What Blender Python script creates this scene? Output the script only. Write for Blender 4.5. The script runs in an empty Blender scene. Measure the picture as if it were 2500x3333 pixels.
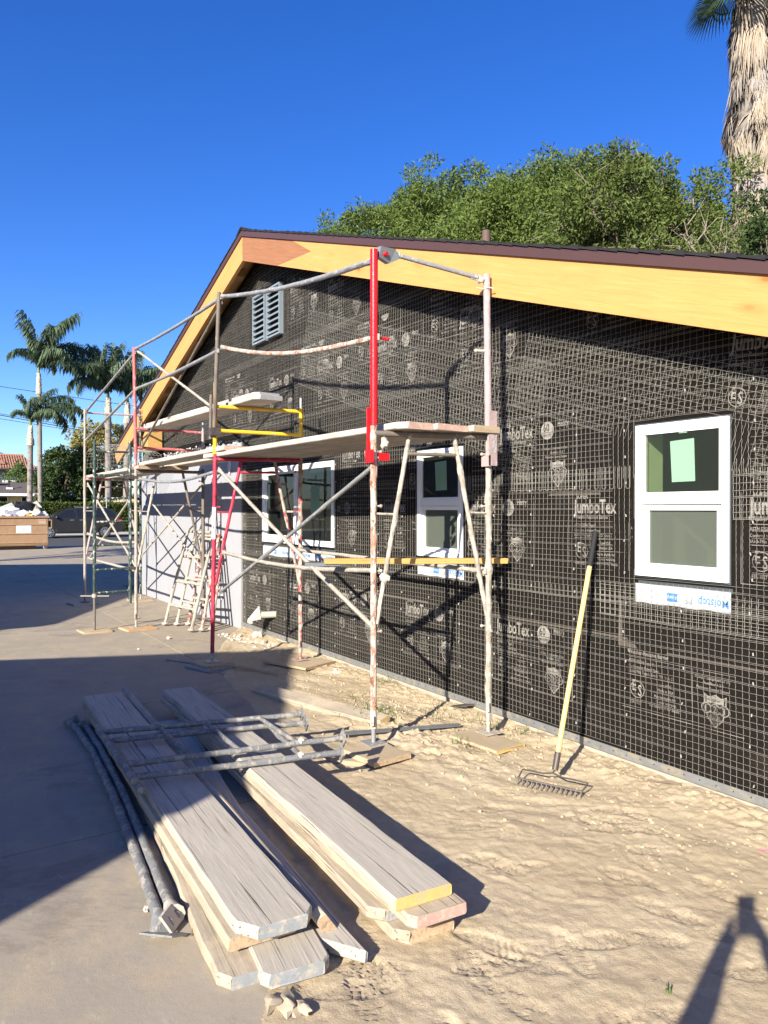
import bpy, math, random
import numpy as np
from mathutils import Vector, Matrix, noise as mnoise
random.seed(7); RNG = np.random.default_rng(11)
C = bpy.context.scene.collection
SC = bpy.context.scene
R = math.radians
# ------------------------------------------------------------------ camera, sky, sun, exposure
TH = math.atan(1555/2400.0)
cam_d = bpy.data.cameras.new('camera'); cam = bpy.data.objects.new('camera', cam_d); C.objects.link(cam)
cam_d.sensor_fit = 'VERTICAL'; cam_d.sensor_height = 36.0; cam_d.lens = 2400/3333*36.0
cam_d.clip_start = 0.02; cam_d.clip_end = 20000
cam.location = (0, -3.75, 1.60)
fw = Vector((math.cos(math.pi-TH), math.sin(math.pi-TH), -9.5/2400))
cam.rotation_euler = fw.to_track_quat('-Z', 'Y').to_euler()
SC.camera = cam
W = bpy.data.worlds.new('World'); SC.world = W; W.use_nodes = True
wn = W.node_tree
sky = wn.nodes.new('ShaderNodeTexSky'); sky.sky_type = 'NISHITA'; sky.sun_disc = False
SUN = Vector((0.572, -0.956, 0.525)).normalized()
sky.sun_elevation = math.asin(SUN.z); sky.sun_rotation = math.atan2(SUN.x, SUN.y)
sky.altitude = 300; sky.air_density = 1.0; sky.dust_density = 0.5; sky.ozone_density = 5.0
hs = wn.nodes.new('ShaderNodeHueSaturation'); hs.inputs['Saturation'].default_value = 1.24; hs.inputs['Hue'].default_value = 0.518
wn.links.new(sky.outputs[0], hs.inputs['Color'])
wn.links.new(hs.outputs[0], wn.nodes['Background'].inputs[0])
wn.nodes['Background'].inputs[1].default_value = 0.10
sl = bpy.data.lights.new('sun', 'SUN'); sl.energy = 5.0; sl.angle = R(0.5); sl.color = (1.0, 0.94, 0.83)
so = bpy.data.objects.new('sun', sl); C.objects.link(so)
so.rotation_euler = (-SUN).to_track_quat('-Z', 'Y').to_euler(); so.location = (8, -14, 9)
SC.view_settings.view_transform = 'Standard'; SC.view_settings.look = 'None'
SC.view_settings.exposure = 1.17; SC.view_settings.gamma = 1.0
try: SC.view_settings.use_curve_mapping = False
except Exception: pass
SC.render.engine = 'CYCLES'
SC.cycles.max_bounces = 8; SC.cycles.transparent_max_bounces = 24
SC.cycles.use_denoising = True

# ------------------------------------------------------------------ node helpers / materials
class NT:
    def __init__(s, name):
        s.m = bpy.data.materials.new(name); s.m.use_nodes = True; s.t = s.m.node_tree
        s.b = s.t.nodes['Principled BSDF']; s._tc = None
    def n(s, ty, **kw):
        nd = s.t.nodes.new(ty)
        for k, v in kw.items(): setattr(nd, k, v)
        return nd
    def l(s, a, b): s.t.links.new(a, b)
    def world(s): return s.n('ShaderNodeNewGeometry').outputs['Position']
    def obj(s):
        tc = s.n('ShaderNodeTexCoord').outputs['Object']
        inf = s.n('ShaderNodeObjectInfo').outputs['Random']
        mu = s.n('ShaderNodeMath', operation='MULTIPLY'); s.l(inf, mu.inputs[0]); mu.inputs[1].default_value = 37.0
        ad = s.n('ShaderNodeVectorMath', operation='ADD'); s.l(tc, ad.inputs[0]); s.l(mu.outputs[0], ad.inputs[1])
        return ad.outputs[0]
    def mapv(s, v, sc, rot=(0,0,0)):
        mp = s.n('ShaderNodeMapping'); s.l(v, mp.inputs[0]); mp.inputs['Scale'].default_value = sc; mp.inputs['Rotation'].default_value = rot
        return mp.outputs[0]
    def noise(s, v, scale, detail=4.0, rough=0.6, dist=0.0):
        nd = s.n('ShaderNodeTexNoise'); s.l(v, nd.inputs['Vector']); nd.inputs['Scale'].default_value = scale
        nd.inputs['Detail'].default_value = detail; nd.inputs['Roughness'].default_value = rough; nd.inputs['Distortion'].default_value = dist
        return nd.outputs[0]
    def voro(s, v, scale, feature='F1'):
        nd = s.n('ShaderNodeTexVoronoi', feature=feature); s.l(v, nd.inputs['Vector']); nd.inputs['Scale'].default_value = scale
        return nd.outputs[0]
    def ramp(s, f, stops):
        rp = s.n('ShaderNodeValToRGB'); s.l(f, rp.inputs[0]); e = rp.color_ramp.elements
        while len(e) < len(stops): e.new(0.5)
        for i, (p, c) in enumerate(stops):
            e[i].position = p
            e[i].color = (c, c, c, 1) if isinstance(c, (int, float)) else (*c, 1)
        return rp.outputs[0]
    def mix(s, f, a, b, mode='MIX'):
        mx = s.n('ShaderNodeMix', data_type='RGBA', blend_type=mode)
        for v, i in ((f, 0), (a, 6), (b, 7)):
            if isinstance(v, (int, float)): mx.inputs[i].default_value = v
            elif isinstance(v, tuple): mx.inputs[i].default_value = (*v, 1)
            else: s.l(v, mx.inputs[i])
        return mx.outputs[2]
    def math(s, op, a, b=0.0):
        nd = s.n('ShaderNodeMath', operation=op)
        for i, v in enumerate((a, b)):
            if isinstance(v, (int, float)): nd.inputs[i].default_value = v
            else: s.l(v, nd.inputs[i])
        return nd.outputs[0]
    def bump(s, h, st=0.5, d=0.01, prev=None):
        bp = s.n('ShaderNodeBump'); s.l(h, bp.inputs['Height']); bp.inputs['Strength'].default_value = st; bp.inputs['Distance'].default_value = d
        if prev is not None: s.l(prev, bp.inputs['Normal'])
        s.l(bp.outputs[0], s.b.inputs['Normal']); return bp.outputs[0]
    def set(s, col=None, rough=0.85, metal=0.0, spec=0.3):
        if col is not None:
            if isinstance(col, tuple): s.b.inputs['Base Color'].default_value = (*col, 1)
            else: s.l(col, s.b.inputs['Base Color'])
        if isinstance(rough, (int, float)): s.b.inputs['Roughness'].default_value = rough
        else: s.l(rough, s.b.inputs['Roughness'])
        s.b.inputs['Metallic'].default_value = metal
        s.b.inputs['Specular IOR Level'].default_value = spec
        return s
MATS = {}
def simple(name, col, rough=0.8, var=0.18, scale=6, bst=0.25, bsc=60, metal=0.0, spec=0.3, d=0.004, world=True, col2=None, thr=(0.5, 0.62), c2scale=None):
    t = NT(name); v = t.world() if world else t.obj()
    f = t.noise(v, scale, 5); c = t.mix(f, tuple(x*(1-var) for x in col), tuple(min(1, x*(1+var)) for x in col))
    if col2: c = t.mix(t.ramp(t.noise(v, c2scale or scale*1.7, 6, 0.65), [(thr[0], 0.0), (thr[1], 1.0)]), c, col2)
    t.set(c, rough, metal, spec)
    if bst: t.bump(t.noise(v, bsc, 4), bst, d)
    MATS[name] = t.m; return t.m

def wood(name, light, dark, crack=0.75, rough=0.85, knots=False, gs=1.0, dirt=None):
    t = NT(name); v = t.obj()
    g = t.noise(t.mapv(v, (1.2*gs, 22*gs, 22*gs)), 3.0, 8, 0.7, 0.6)
    c = t.mix(t.ramp(g, [(0.3, 0.0), (0.7, 1.0)]), dark, light)
    big = t.noise(t.mapv(v, (1.5, 6, 6)), 1.6, 4)
    c = t.mix(t.ramp(big, [(0.35, 0.0), (0.75, 0.55)]), c, tuple(x*0.72 for x in light))
    cr = t.noise(t.mapv(v, (0.42, 46, 46)), 2.2, 5, 0.6, 0.5)
    cm = t.ramp(cr, [(crack-0.06, 0.0), (crack, 1.0)])
    c = t.mix(cm, c, tuple(x*0.22 for x in dark))
    if dirt: c = t.mix(t.ramp(t.noise(v, 3.2, 6, 0.7), [(0.45, 0.0), (0.66, 0.85)]), c, dirt)
    if knots:
        k = t.voro(t.mapv(v, (1.9, 4.6, 4.6)), 1.0)
        c = t.mix(t.ramp(k, [(0.025, 1.0), (0.055, 0.55), (0.09, 0.25), (0.22, 0.0)]), c, tuple(x*y for x, y in zip(light, (0.74, 0.42, 0.28))))
    t.set(c, rough, 0, 0.25)
    h = t.math('SUBTRACT', g, t.math('MULTIPLY', cm, 1.6))
    t.bump(h, 0.6, 0.004); MATS[name] = t.m; return t.m

def pipe(name, base, spl=(0.52, 0.46, 0.38), lo=0.5, hi=0.56, rough=0.6, metal=0.0, scale=22, rust=None):
    t = NT(name); v = t.world()
    c = t.mix(t.noise(v, 9, 4), tuple(x*0.75 for x in base), tuple(min(1, x*1.15) for x in base))
    if rust: c = t.mix(t.ramp(t.noise(v, 13, 6, 0.7), [(0.5, 0.0), (0.6, 1.0)]), c, rust)
    f = t.noise(t.mapv(v, (1, 1, 0.55)), scale, 7, 0.72)
    m = t.ramp(f, [(lo, 0.0), (hi, 1.0)])
    c = t.mix(m, c, t.mix(t.noise(v, 40, 3), tuple(x*0.75 for x in spl), spl))
    t.set(c, t.mix(m, rough, 0.95) if False else rough, metal, 0.35)
    t.bump(t.math('ADD', m, t.math('MULTIPLY', t.noise(v, 70, 4), 0.5)), 0.7, 0.004); MATS[name] = t.m; return t.m

# soil
t = NT('dirt'); v = t.world()
c = t.mix(t.ramp(t.noise(v, 1.4, 6, 0.65), [(0.35, 0.0), (0.65, 1.0)]), (0.42, 0.328, 0.205), (0.515, 0.42, 0.28))
c = t.mix(t.ramp(t.noise(v, 16, 6, 0.7), [(0.4, 0.0), (0.75, 0.7)]), c, (0.36, 0.275, 0.18))
c = t.mix(t.ramp(t.noise(v, 90, 3, 0.6), [(0.62, 0.0), (0.72, 0.6)]), c, (0.60, 0.50, 0.36))
t.set(c, 0.95, 0, 0.1)
b1 = t.bump(t.noise(v, 26, 8, 0.72), 0.45, 0.02)
t.bump(t.noise(t.mapv(v, (1, 1, 1), (0, 0, 0.5)), 150, 5, 0.75), 0.6, 0.005, b1); MATS['dirt'] = t.m
# concrete with dust
t = NT('concrete'); v = t.world()
c = t.mix(t.noise(v, 1.1, 6, 0.65), (0.25, 0.212, 0.162), (0.36, 0.308, 0.238))
c = t.mix(t.ramp(t.noise(v, 3.3, 7, 0.7), [(0.46, 0.0), (0.62, 0.8)]), c, (0.37, 0.30, 0.205))
c = t.mix(t.ramp(t.noise(v, 0.9, 7, 0.75, 1.2), [(0.56, 0.0), (0.64, 0.5)]), c, (0.17, 0.145, 0.115))
c = t.mix(t.ramp(t.noise(t.mapv(v, (1, 2.5, 1), (0, 0, 0.4)), 5.0, 6, 0.75), [(0.6, 0.0), (0.72, 0.5)]), c, (0.48, 0.44, 0.38))
c = t.mix(t.ramp(t.noise(v, 45, 4, 0.6), [(0.55, 0.0), (0.8, 0.35)]), c, (0.24, 0.2, 0.16))
t.set(c, 0.9, 0, 0.2)
b1 = t.bump(t.noise(v, 30, 7, 0.7), 0.25, 0.008)
t.bump(t.noise(v, 240, 3), 0.25, 0.002, b1); MATS['concrete'] = t.m
simple('foundation', (0.34, 0.31, 0.26), 0.92, 0.25, 5, 0.4, 40, col2=(0.46, 0.39, 0.28))
simple('asphalt', (0.055, 0.055, 0.058), 0.9, 0.25, 3, 0.3, 90, col2=(0.08, 0.078, 0.075))
simple('soil_far', (0.17, 0.14, 0.09), 0.95, 0.3, 0.6, 0, 10)
simple('curb', (0.36, 0.35, 0.33), 0.9, 0.15, 4, 0.2)
wood('plank_grey', (0.50, 0.45, 0.37), (0.35, 0.305, 0.245), 0.66)
wood('plank_dusty', (0.45, 0.38, 0.285), (0.32, 0.26, 0.185), 0.66, dirt=(0.53, 0.43, 0.30))
wood('plank_blue_grey', (0.36, 0.35, 0.34), (0.21, 0.21, 0.21), 0.72)
wood('plank_platform', (0.50, 0.44, 0.38), (0.34, 0.29, 0.24), 0.78, dirt=(0.58, 0.52, 0.45))
simple('end_paint_yellow', (0.52, 0.37, 0.13), 0.85, 0.2, 20, 0.4, 60, world=False, col2=(0.45, 0.34, 0.2))
simple('end_paint_grey', (0.26, 0.27, 0.27), 0.85, 0.25, 16, 0.4, 60, world=False, col2=(0.42, 0.36, 0.28))
simple('end_paint_pink', (0.45, 0.29, 0.23), 0.85, 0.2, 16, 0.4, 60, world=False, col2=(0.5, 0.42, 0.32))
simple('end_paint_tan', (0.44, 0.32, 0.2), 0.85, 0.2, 30, 0.5, 60, world=False, col2=(0.3, 0.2, 0.12))
wood('fascia_pine', (0.63, 0.318, 0.108), (0.54, 0.25, 0.075), 0.92, 0.55, True, 0.6)
wood('fascia_primed', (0.34, 0.155, 0.075), (0.24, 0.10, 0.048), 0.86, 0.7, False, 0.8)
wood('soffit_wood', (0.52, 0.32, 0.13), (0.4, 0.23, 0.09), 0.85, 0.7)
wood('lumber_yellow', (0.60, 0.37, 0.12), (0.38, 0.20, 0.06), 0.72, 0.7)
wood('plywood_tan', (0.44, 0.345, 0.225), (0.36, 0.27, 0.17), 0.85, 0.9, dirt=(0.47, 0.375, 0.245))
wood('plywood_orange', (0.54, 0.34, 0.18), (0.40, 0.22, 0.11), 0.8, 0.9, dirt=(0.5, 0.42, 0.3))
wood('rake_handle', (0.78, 0.56, 0.22), (0.70, 0.46, 0.16), 0.95, 0.4)
pipe('pipe_galv', (0.33, 0.33, 0.325), (0.52, 0.49, 0.45), 0.52, 0.6, 0.5, 0.35)
pipe('pipe_crust', (0.33, 0.285, 0.23), (0.49, 0.43, 0.35), 0.42, 0.5, 0.9)
pipe('pipe_rust_red', (0.48, 0.22, 0.16), (0.60, 0.52, 0.42), 0.45, 0.52, 0.8, rust=(0.20, 0.085, 0.045))
pipe('pipe_red', (0.62, 0.012, 0.018), (0.6, 0.1, 0.09), 0.72, 0.78, 0.32)
pipe('pipe_crimson', (0.43, 0.035, 0.065), (0.62, 0.5, 0.47), 0.6, 0.66, 0.5)
pipe('pipe_pink', (0.47, 0.12, 0.115), (0.62, 0.56, 0.52), 0.56, 0.64, 0.6)
pipe('pipe_pinkwhite', (0.42, 0.30, 0.29), (0.46, 0.43, 0.415), 0.48, 0.58, 0.7)
pipe('pipe_yellow', (0.72, 0.42, 0.02), (0.5, 0.46, 0.38), 0.60, 0.66, 0.45)
pipe('pipe_dark', (0.16, 0.13, 0.105), (0.45, 0.40, 0.33), 0.58, 0.66, 0.65)
pipe('pipe_green', (0.035, 0.062, 0.055), (0.6, 0.58, 0.52), 0.54, 0.59, 0.5)
pipe('pipe_white', (0.35, 0.31, 0.25), (0.45, 0.41, 0.345), 0.45, 0.55, 0.8)
pipe('pipe_fleck', (0.44, 0.045, 0.055), (0.44, 0.40, 0.33), 0.43, 0.50, 0.7)
pipe('pipe_grey_shade', (0.17, 0.17, 0.17), (0.33, 0.305, 0.265), 0.47, 0.56, 0.7)  # darker copy of the grey pipe, shade put into its colour
simple('plaster_blob', (0.47, 0.42, 0.35), 0.95, 0.15, 12, 0.6, 50)
simple('steel_dark', (0.12, 0.11, 0.105), 0.5, 0.3, 14, 0.3, 60, metal=0.6, col2=(0.13, 0.07, 0.04))
simple('steel_strip', (0.24, 0.25, 0.25), 0.45, 0.2, 10, 0.2, 60, metal=0.7)
simple('weep_metal', (0.30, 0.31, 0.31), 0.5, 0.25, 9, 0.2, 50, metal=0.6, col2=(0.42, 0.38, 0.3))
# wall stuff
t = NT('black_paper'); v = t.world(); wr = t.noise(t.mapv(v, (1.5, 1, 4), (0, 0.25, 0)), 2.4, 6, 0.6, 1.5)
c = t.mix(t.noise(v, 1.5, 5), (0.0065, 0.005, 0.004), (0.013, 0.010, 0.008))
c = t.mix(t.ramp(t.noise(t.mapv(v, (1, 1, 2.2)), 2.6, 7, 0.7), [(0.55, 0.0), (0.8, 0.5)]), c, (0.055, 0.045, 0.035))
t.set(c, 0.8, 0, 0.12)
bb = t.bump(t.noise(t.mapv(v, (5, 1, 0.7)), 1.5, 4, 0.5), 0.4, 0.02)
t.bump(wr, 0.5, 0.03, bb); MATS['black_paper'] = t.m
simple('paper_print', (0.25, 0.23, 0.20), 0.8, 0.35, 5, 0, 10, col2=(0.085, 0.075, 0.065), thr=(0.47, 0.62))
simple('paper_print_dark', (0.016, 0.012, 0.010), 0.8, 0.1, 12, 0, 10)
simple('paper_lap', (0.085, 0.072, 0.058), 0.8, 0.4, 7, 0.2, 30)
simple('lath_wire', (0.46, 0.44, 0.38), 0.45, 0.3, 4, 0, 10, metal=0.2, spec=0.6)
simple('vinyl_white', (0.80, 0.80, 0.79), 0.35, 0.02, 4, 0, 10, spec=0.5)
simple('flash_white', (0.50, 0.51, 0.53), 0.6, 0.06, 9, 0.3, 14, d=0.01)
simple('ink_blue', (0.015, 0.2, 0.55), 0.6, 0.05, 9, 0, 14)
simple('ink_grey', (0.20, 0.24, 0.30), 0.6, 0.05, 9, 0, 14)
simple('flash_dark', (0.06, 0.07, 0.075), 0.55, 0.2, 9, 0.2, 40)
simple('sticker_green', (0.21, 0.36, 0.24), 0.8, 0.08, 60, 0.2, 200, world=False)
simple('drywall_green', (0.58, 0.68, 0.46), 0.8, 0.05, 3, 0, 10)
simple('interior_wall', (0.36, 0.38, 0.29), 0.9, 0.1, 1.5, 0, 10)
simple('interior_dark', (0.10, 0.10, 0.085), 0.9, 0.1, 1.5, 0, 10)
simple('stucco_white', (0.315, 0.317, 0.335), 0.9, 0.05, 1.6, 0.25, 120, d=0.003, col2=(0.285, 0.287, 0.305), thr=(0.5, 0.75))
simple('stucco_rough', (0.55, 0.53, 0.50), 0.95, 0.12, 7, 0.7, 40, d=0.01)
simple('shingle', (0.022, 0.020, 0.021), 0.9, 0.3, 14, 0.6, 90)
simple('drip_brown', (0.075, 0.037, 0.032), 0.45, 0.08, 4, 0, 10, spec=0.5)
simple('vent_metal', (0.25, 0.295, 0.325), 0.5, 0.12, 6, 0.1, 60, metal=0.3, col2=(0.45, 0.47, 0.47), thr=(0.62, 0.72))
simple('pvc_white', (0.43, 0.41, 0.37), 0.6, 0.1, 14, 0.2, 30)
simple('pipe_vent_brown', (0.11, 0.07, 0.055), 0.7, 0.1)
def glass(name, tint, refl=1.0, film=None, ff=0.0):
    t = NT(name); nt = t.t; nt.nodes.remove(t.b)
    o = nt.nodes['Material Output']; tr = t.n('ShaderNodeBsdfTransparent'); tr.inputs[0].default_value = (*tint, 1)
    gl = t.n('ShaderNodeBsdfGlossy'); gl.inputs['Roughness'].default_value = 0.02
    fr = t.n('ShaderNodeFresnel'); fr.inputs[0].default_value = 1.55
    mx = t.n('ShaderNodeMixShader'); t.l(t.math('MULTIPLY', fr.outputs[0], refl), mx.inputs[0])
    
    base = tr.outputs[0]
    if film:     # thin diffuse film mixed over the clear pane
        df = t.n('ShaderNodeBsdfDiffuse'); df.inputs[0].default_value = (*film, 1); m2 = t.n('ShaderNodeMixShader'); m2.inputs[0].default_value = ff
        t.l(tr.outputs[0], m2.inputs[1]); t.l(df.outputs[0], m2.inputs[2]); base = m2.outputs[0]
    t.l(base, mx.inputs[1]); t.l(gl.outputs[0], mx.inputs[2]); t.l(mx.outputs[0], o.inputs[0]); MATS[name] = t.m
glass('window_glass', (0.86, 0.90, 0.82), 1.2, (0.22, 0.26, 0.2), 0.05)
glass('screen_glass', (0.55, 0.58, 0.48), 0.7, (0.185, 0.208, 0.168), 0.42)
glass('car_glass', (0.10, 0.13, 0.14), 1.6)
# plants
def leafmat(name, a, b, trans=0.25):
    t = NT(name); inf = t.world()
    f = t.noise(inf, 9.0, 2); c = t.mix(t.ramp(f, [(0.3, 0.0), (0.7, 1.0)]), a, b)
    t.set(c, 0.6, 0, 0.12)
    nt = t.t; o = nt.nodes['Material Output']; tl = t.n('ShaderNodeBsdfTranslucent'); t.l(c, tl.inputs[0])
    mx = t.n('ShaderNodeMixShader'); mx.inputs[0].default_value = trans
    t.l(t.b.outputs[0], mx.inputs[1]); t.l(tl.outputs[0], mx.inputs[2]); t.l(mx.outputs[0], o.inputs[0]); MATS[name] = t.m
leafmat('leaf_pepper', (0.050, 0.085, 0.016), (0.185, 0.235, 0.060))
leafmat('leaf_scrub', (0.052, 0.082, 0.018), (0.165, 0.205, 0.055))
leafmat('leaf_dark', (0.018, 0.038, 0.012), (0.075, 0.105, 0.035), 0.1)
leafmat('leaf_bloom', (0.14, 0.13, 0.03), (0.42, 0.36, 0.13))
leafmat('leaf_hedge', (0.035, 0.055, 0.012), (0.10, 0.125, 0.03), 0.15)
leafmat('leaf_far', (0.06, 0.10, 0.03), (0.14, 0.19, 0.06))
leafmat('palm_leaf', (0.05, 0.088, 0.046), (0.17, 0.22, 0.125), 0.25)
leafmat('fan_leaf', (0.03, 0.06, 0.02), (0.10, 0.15, 0.05), 0.15)
leafmat('grass_blade', (0.07, 0.12, 0.03), (0.16, 0.22, 0.07))
simple('bark', (0.17, 0.13, 0.095), 0.95, 0.35, 8, 0.7, 30, d=0.02)
simple('twig', (0.25, 0.21, 0.16), 0.95, 0.3, 8, 0.5, 30)
simple('palm_trunk', (0.235, 0.205, 0.175), 0.95, 0.3, 2.2, 0.5, 12, d=0.02, col2=(0.11, 0.09, 0.075))
simple('palm_boot', (0.52, 0.45, 0.34), 0.9, 0.3, 5, 0.5, 20, d=0.02, col2=(0.14, 0.1, 0.07))
simple('palm_shaft', (0.16, 0.19, 0.05), 0.7, 0.3, 3, 0.2, 12)
t = NT('dead_frond'); v = t.world()
c = t.mix(t.noise(t.mapv(v, (3, 3, 0.5)), 3.0, 5, 0.7), (0.13, 0.095, 0.065), (0.50, 0.42, 0.325))
c = t.mix(t.ramp(t.noise(v, 1.6, 4), [(0.48, 0.0), (0.62, 0.75)]), c, (0.27, 0.245, 0.23)); t.set(c, 0.9, 0, 0.15); MATS['dead_frond'] = t.m
# far things
simple('tile_clay', (0.36, 0.19, 0.125), 0.9, 0.35, 2.0, 0, 10, col2=(0.27, 0.105, 0.06), thr=(0.58, 0.66))
simple('wall_cream', (0.62, 0.60, 0.55), 0.9, 0.04, 2, 0, 10)
simple('wall_grey_blue', (0.20, 0.23, 0.24), 0.9, 0.04, 2, 0, 10)
simple('wall_yellow', (0.55, 0.46, 0.21), 0.9, 0.04, 2, 0, 10)
simple('wall_beige', (0.55, 0.47, 0.30), 0.9, 0.04, 2, 0, 10)
simple('roof_grey_brown', (0.105, 0.085, 0.075), 0.95, 0.15, 3, 0, 10)
simple('white_paint', (0.74, 0.74, 0.73), 0.6, 0.03, 3, 0, 10)
simple('black_metal', (0.02, 0.02, 0.02), 0.5, 0.1, 3, 0, 10)
simple('dark_pane', (0.012, 0.014, 0.016), 0.08, 0.1, 3, 0, 10, spec=0.6)
simple('car_paint', (0.040, 0.038, 0.040), 0.28, 0.05, 3, 0, 10, metal=0.5, spec=0.6)
simple('rubber', (0.015, 0.015, 0.015), 0.85, 0.1)
simple('alloy', (0.55, 0.56, 0.57), 0.3, 0.05, metal=0.8)
simple('tail_red', (0.40, 0.01, 0.012), 0.2, 0.05, spec=0.6)
simple('trim_black', (0.012, 0.012, 0.013), 0.5, 0.1)
simple('dumpster_brown', (0.30, 0.185, 0.105), 0.75, 0.15, 2.5, 0.5, 5, d=0.03, col2=(0.36, 0.25, 0.16), thr=(0.6, 0.75))
simple('bag_white', (0.66, 0.65, 0.66), 0.5, 0.1, 8, 0.8, 9, d=0.04)
simple('bag_black', (0.018, 0.018, 0.02), 0.35, 0.2, 8, 0.8, 9, d=0.04)
simple('cardboard', (0.38, 0.27, 0.16), 0.9, 0.15, 8, 0.3, 9)
simple('scrap_grey', (0.33, 0.35, 0.32), 0.8, 0.25, 5, 0.4, 9)
simple('yellow_plastic', (0.65, 0.5, 0.06), 0.5, 0.1)
simple('label_red', (0.5, 0.06, 0.04), 0.6, 0.1)
simple('hill_scrub_haze', (0.17, 0.21, 0.30), 1.0, 0.12, 0.002, 0, 10)  # scrub hills with the blue of distance haze put into the colour
simple('neighbour_stucco', (0.36, 0.33, 0.28), 0.9, 0.06, 2, 0.2, 60)
simple('paper_pale', (0.38, 0.31, 0.22), 0.9, 0.1, 30, 0.3, 40)
simple('dry_leaf', (0.17, 0.09, 0.045), 0.8, 0.3, 40, 0.4, 60)
simple('stone', (0.46, 0.39, 0.30), 0.95, 0.2, 25, 0.5, 60)
simple('stone_white', (0.48, 0.43, 0.36), 0.95, 0.3, 25, 0.5, 60)
simple('string_pink', (0.7, 0.12, 0.2), 0.6, 0.1)
simple('cloth_dark', (0.05, 0.06, 0.09), 0.9, 0.1, 20, 0.2, 200)
simple('skin', (0.45, 0.27, 0.19), 0.55, 0.06, 20, 0.1, 200)
simple('hair', (0.03, 0.02, 0.015), 0.6, 0.2, 60)
simple('phone_body', (0.02, 0.02, 0.022), 0.2, 0.05)
simple('rubber_grip', (0.018, 0.018, 0.018), 0.75, 0.1)
simple('rake_steel', (0.10, 0.085, 0.075), 0.55, 0.3, 30, 0.3, 90, metal=0.5)
# ------------------------------------------------------------------ geometry helpers
class MB:
    def __init__(s): s.v = []; s.f = []; s.mi = []; s.cur = 0
    def add(s, vs, fs):
        b = len(s.v); s.v += [tuple(p) for p in vs]
        for f in fs: s.f.append(tuple(b+i for i in f)); s.mi.append(s.cur)
        return s
    def box(s, a, b):
        x0, y0, z0 = a; x1, y1, z1 = b
        return s.add([(x0,y0,z0),(x1,y0,z0),(x1,y1,z0),(x0,y1,z0),(x0,y0,z1),(x1,y0,z1),(x1,y1,z1),(x0,y1,z1)],
                     [(0,3,2,1),(4,5,6,7),(0,1,5,4),(1,2,6,5),(2,3,7,6),(3,0,4,7)])
    def obox(s, c, ax, ay, az):   # oriented box, half vectors
        c, ax, ay, az = map(Vector, (c, ax, ay, az)); vs = []
        for k in (-1, 1):
            for i, j in ((-1,-1),(1,-1),(1,1),(-1,1)): vs.append(c+ax*i+ay*j+az*k)
        return s.add(vs, [(0,3,2,1),(4,5,6,7),(0,1,5,4),(1,2,6,5),(2,3,7,6),(3,0,4,7)])
    def prism(s, poly, d):        # planar polygon (list of 3D) extruded by vector d
        n = len(poly); d = Vector(d); vs = [Vector(p) for p in poly]; vs += [p+d for p in vs]
        return s.add(vs, [tuple(range(n-1, -1, -1)), tuple(range(n, 2*n))] + [(i, (i+1) % n, n+(i+1) % n, n+i) for i in range(n)])
    def poly(s, p): return s.add(p, [tuple(range(len(p)))])
    def tube(s, path, r, n=8, jit=0.0, seg=None, cap=True, r2=None):
        P = [Vector(p) for p in path]
        if seg:
            Q = [P[0]]
            for a, b in zip(P, P[1:]):
                k = max(1, int((b-a).length/seg))
                for i in range(1, k+1): Q.append(a.lerp(b, i/k))
            P = Q
        m = len(P); T = []
        for i in range(m): T.append((P[min(i+1, m-1)]-P[max(i-1, 0)]).normalized())
        up = Vector((0,0,1)) if abs(T[0].z) < 0.9 else Vector((1,0,0))
        vs = []
        for i in range(m):
            u = T[i].cross(up)
            if u.length < 1e-4: u = T[i].cross(Vector((0,1,0)))
            u.normalize(); w = u.cross(T[i]).normalized()
            rr = r if r2 is None else r+(r2-r)*i/max(1, m-1)
            for k in range(n):
                a = 2*math.pi*k/n; q = rr
                if jit: q += jit*(max(0.0, mnoise.noise(Vector((P[i].x*9+k*0.7, P[i].y*9-k*0.4, P[i].z*11)))) * 2.2 + random.uniform(-0.15, 0.15))
                vs.append(P[i]+u*(q*math.cos(a))+w*(q*math.sin(a)))
        fs = [(i*n+k, i*n+(k+1) % n, (i+1)*n+(k+1) % n, (i+1)*n+k) for i in range(m-1) for k in range(n)]
        if cap: fs += [tuple(range(n-1, -1, -1)), tuple((m-1)*n+k for k in range(n))]
        return s.add(vs, fs)
    def ball(s, c, r, n=8, rough=0.0, sq=(1,1,1), seed=0):
        c = Vector(c); vs = []; m = max(4, n//2+1)
        for i in range(m+1):
            th = math.pi*i/m
            for k in range(n):
                a = 2*math.pi*k/n; d = Vector((math.sin(th)*math.cos(a), math.sin(th)*math.sin(a), math.cos(th)))
                q = r*(1+rough*mnoise.noise(d*1.7+Vector((seed*3.1, seed*1.7, seed))))
                vs.append(c+Vector((d.x*sq[0], d.y*sq[1], d.z*sq[2]))*q)
        fs = [(i*n+k, (i+1)*n+k, (i+1)*n+(k+1) % n, i*n+(k+1) % n) for i in range(m) for k in range(n)]
        return s.add(vs, fs)
    def mesh(s, name, off=(0,0,0)):
        me = bpy.data.meshes.new(name); o = Vector(off)
        me.from_pydata([(p[0]-o.x, p[1]-o.y, p[2]-o.z) for p in s.v], [], s.f)
        if any(s.mi): me.polygons.foreach_set('material_index', s.mi)
        return me
    def build(s, name, mat, parent=None, smooth=False, label=None, kind=None, origin=None, cat=None, group=None):
        off = parent_loc(parent) if parent else Vector(origin or (0,0,0))
        me = s.mesh(name, off)
        for mm in (mat if isinstance(mat, (list, tuple)) else [mat]): me.materials.append(MATS[mm])
        if smooth:
            me.shade_smooth()
            try: me.set_sharp_from_angle(angle=R(50))
            except Exception: pass
        return link(me, name, parent, label, kind, None if parent else off, cat, group)
def parent_loc(p):
    v = Vector((0,0,0))
    while p: v = v+p.location; p = p.parent
    return v
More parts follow.
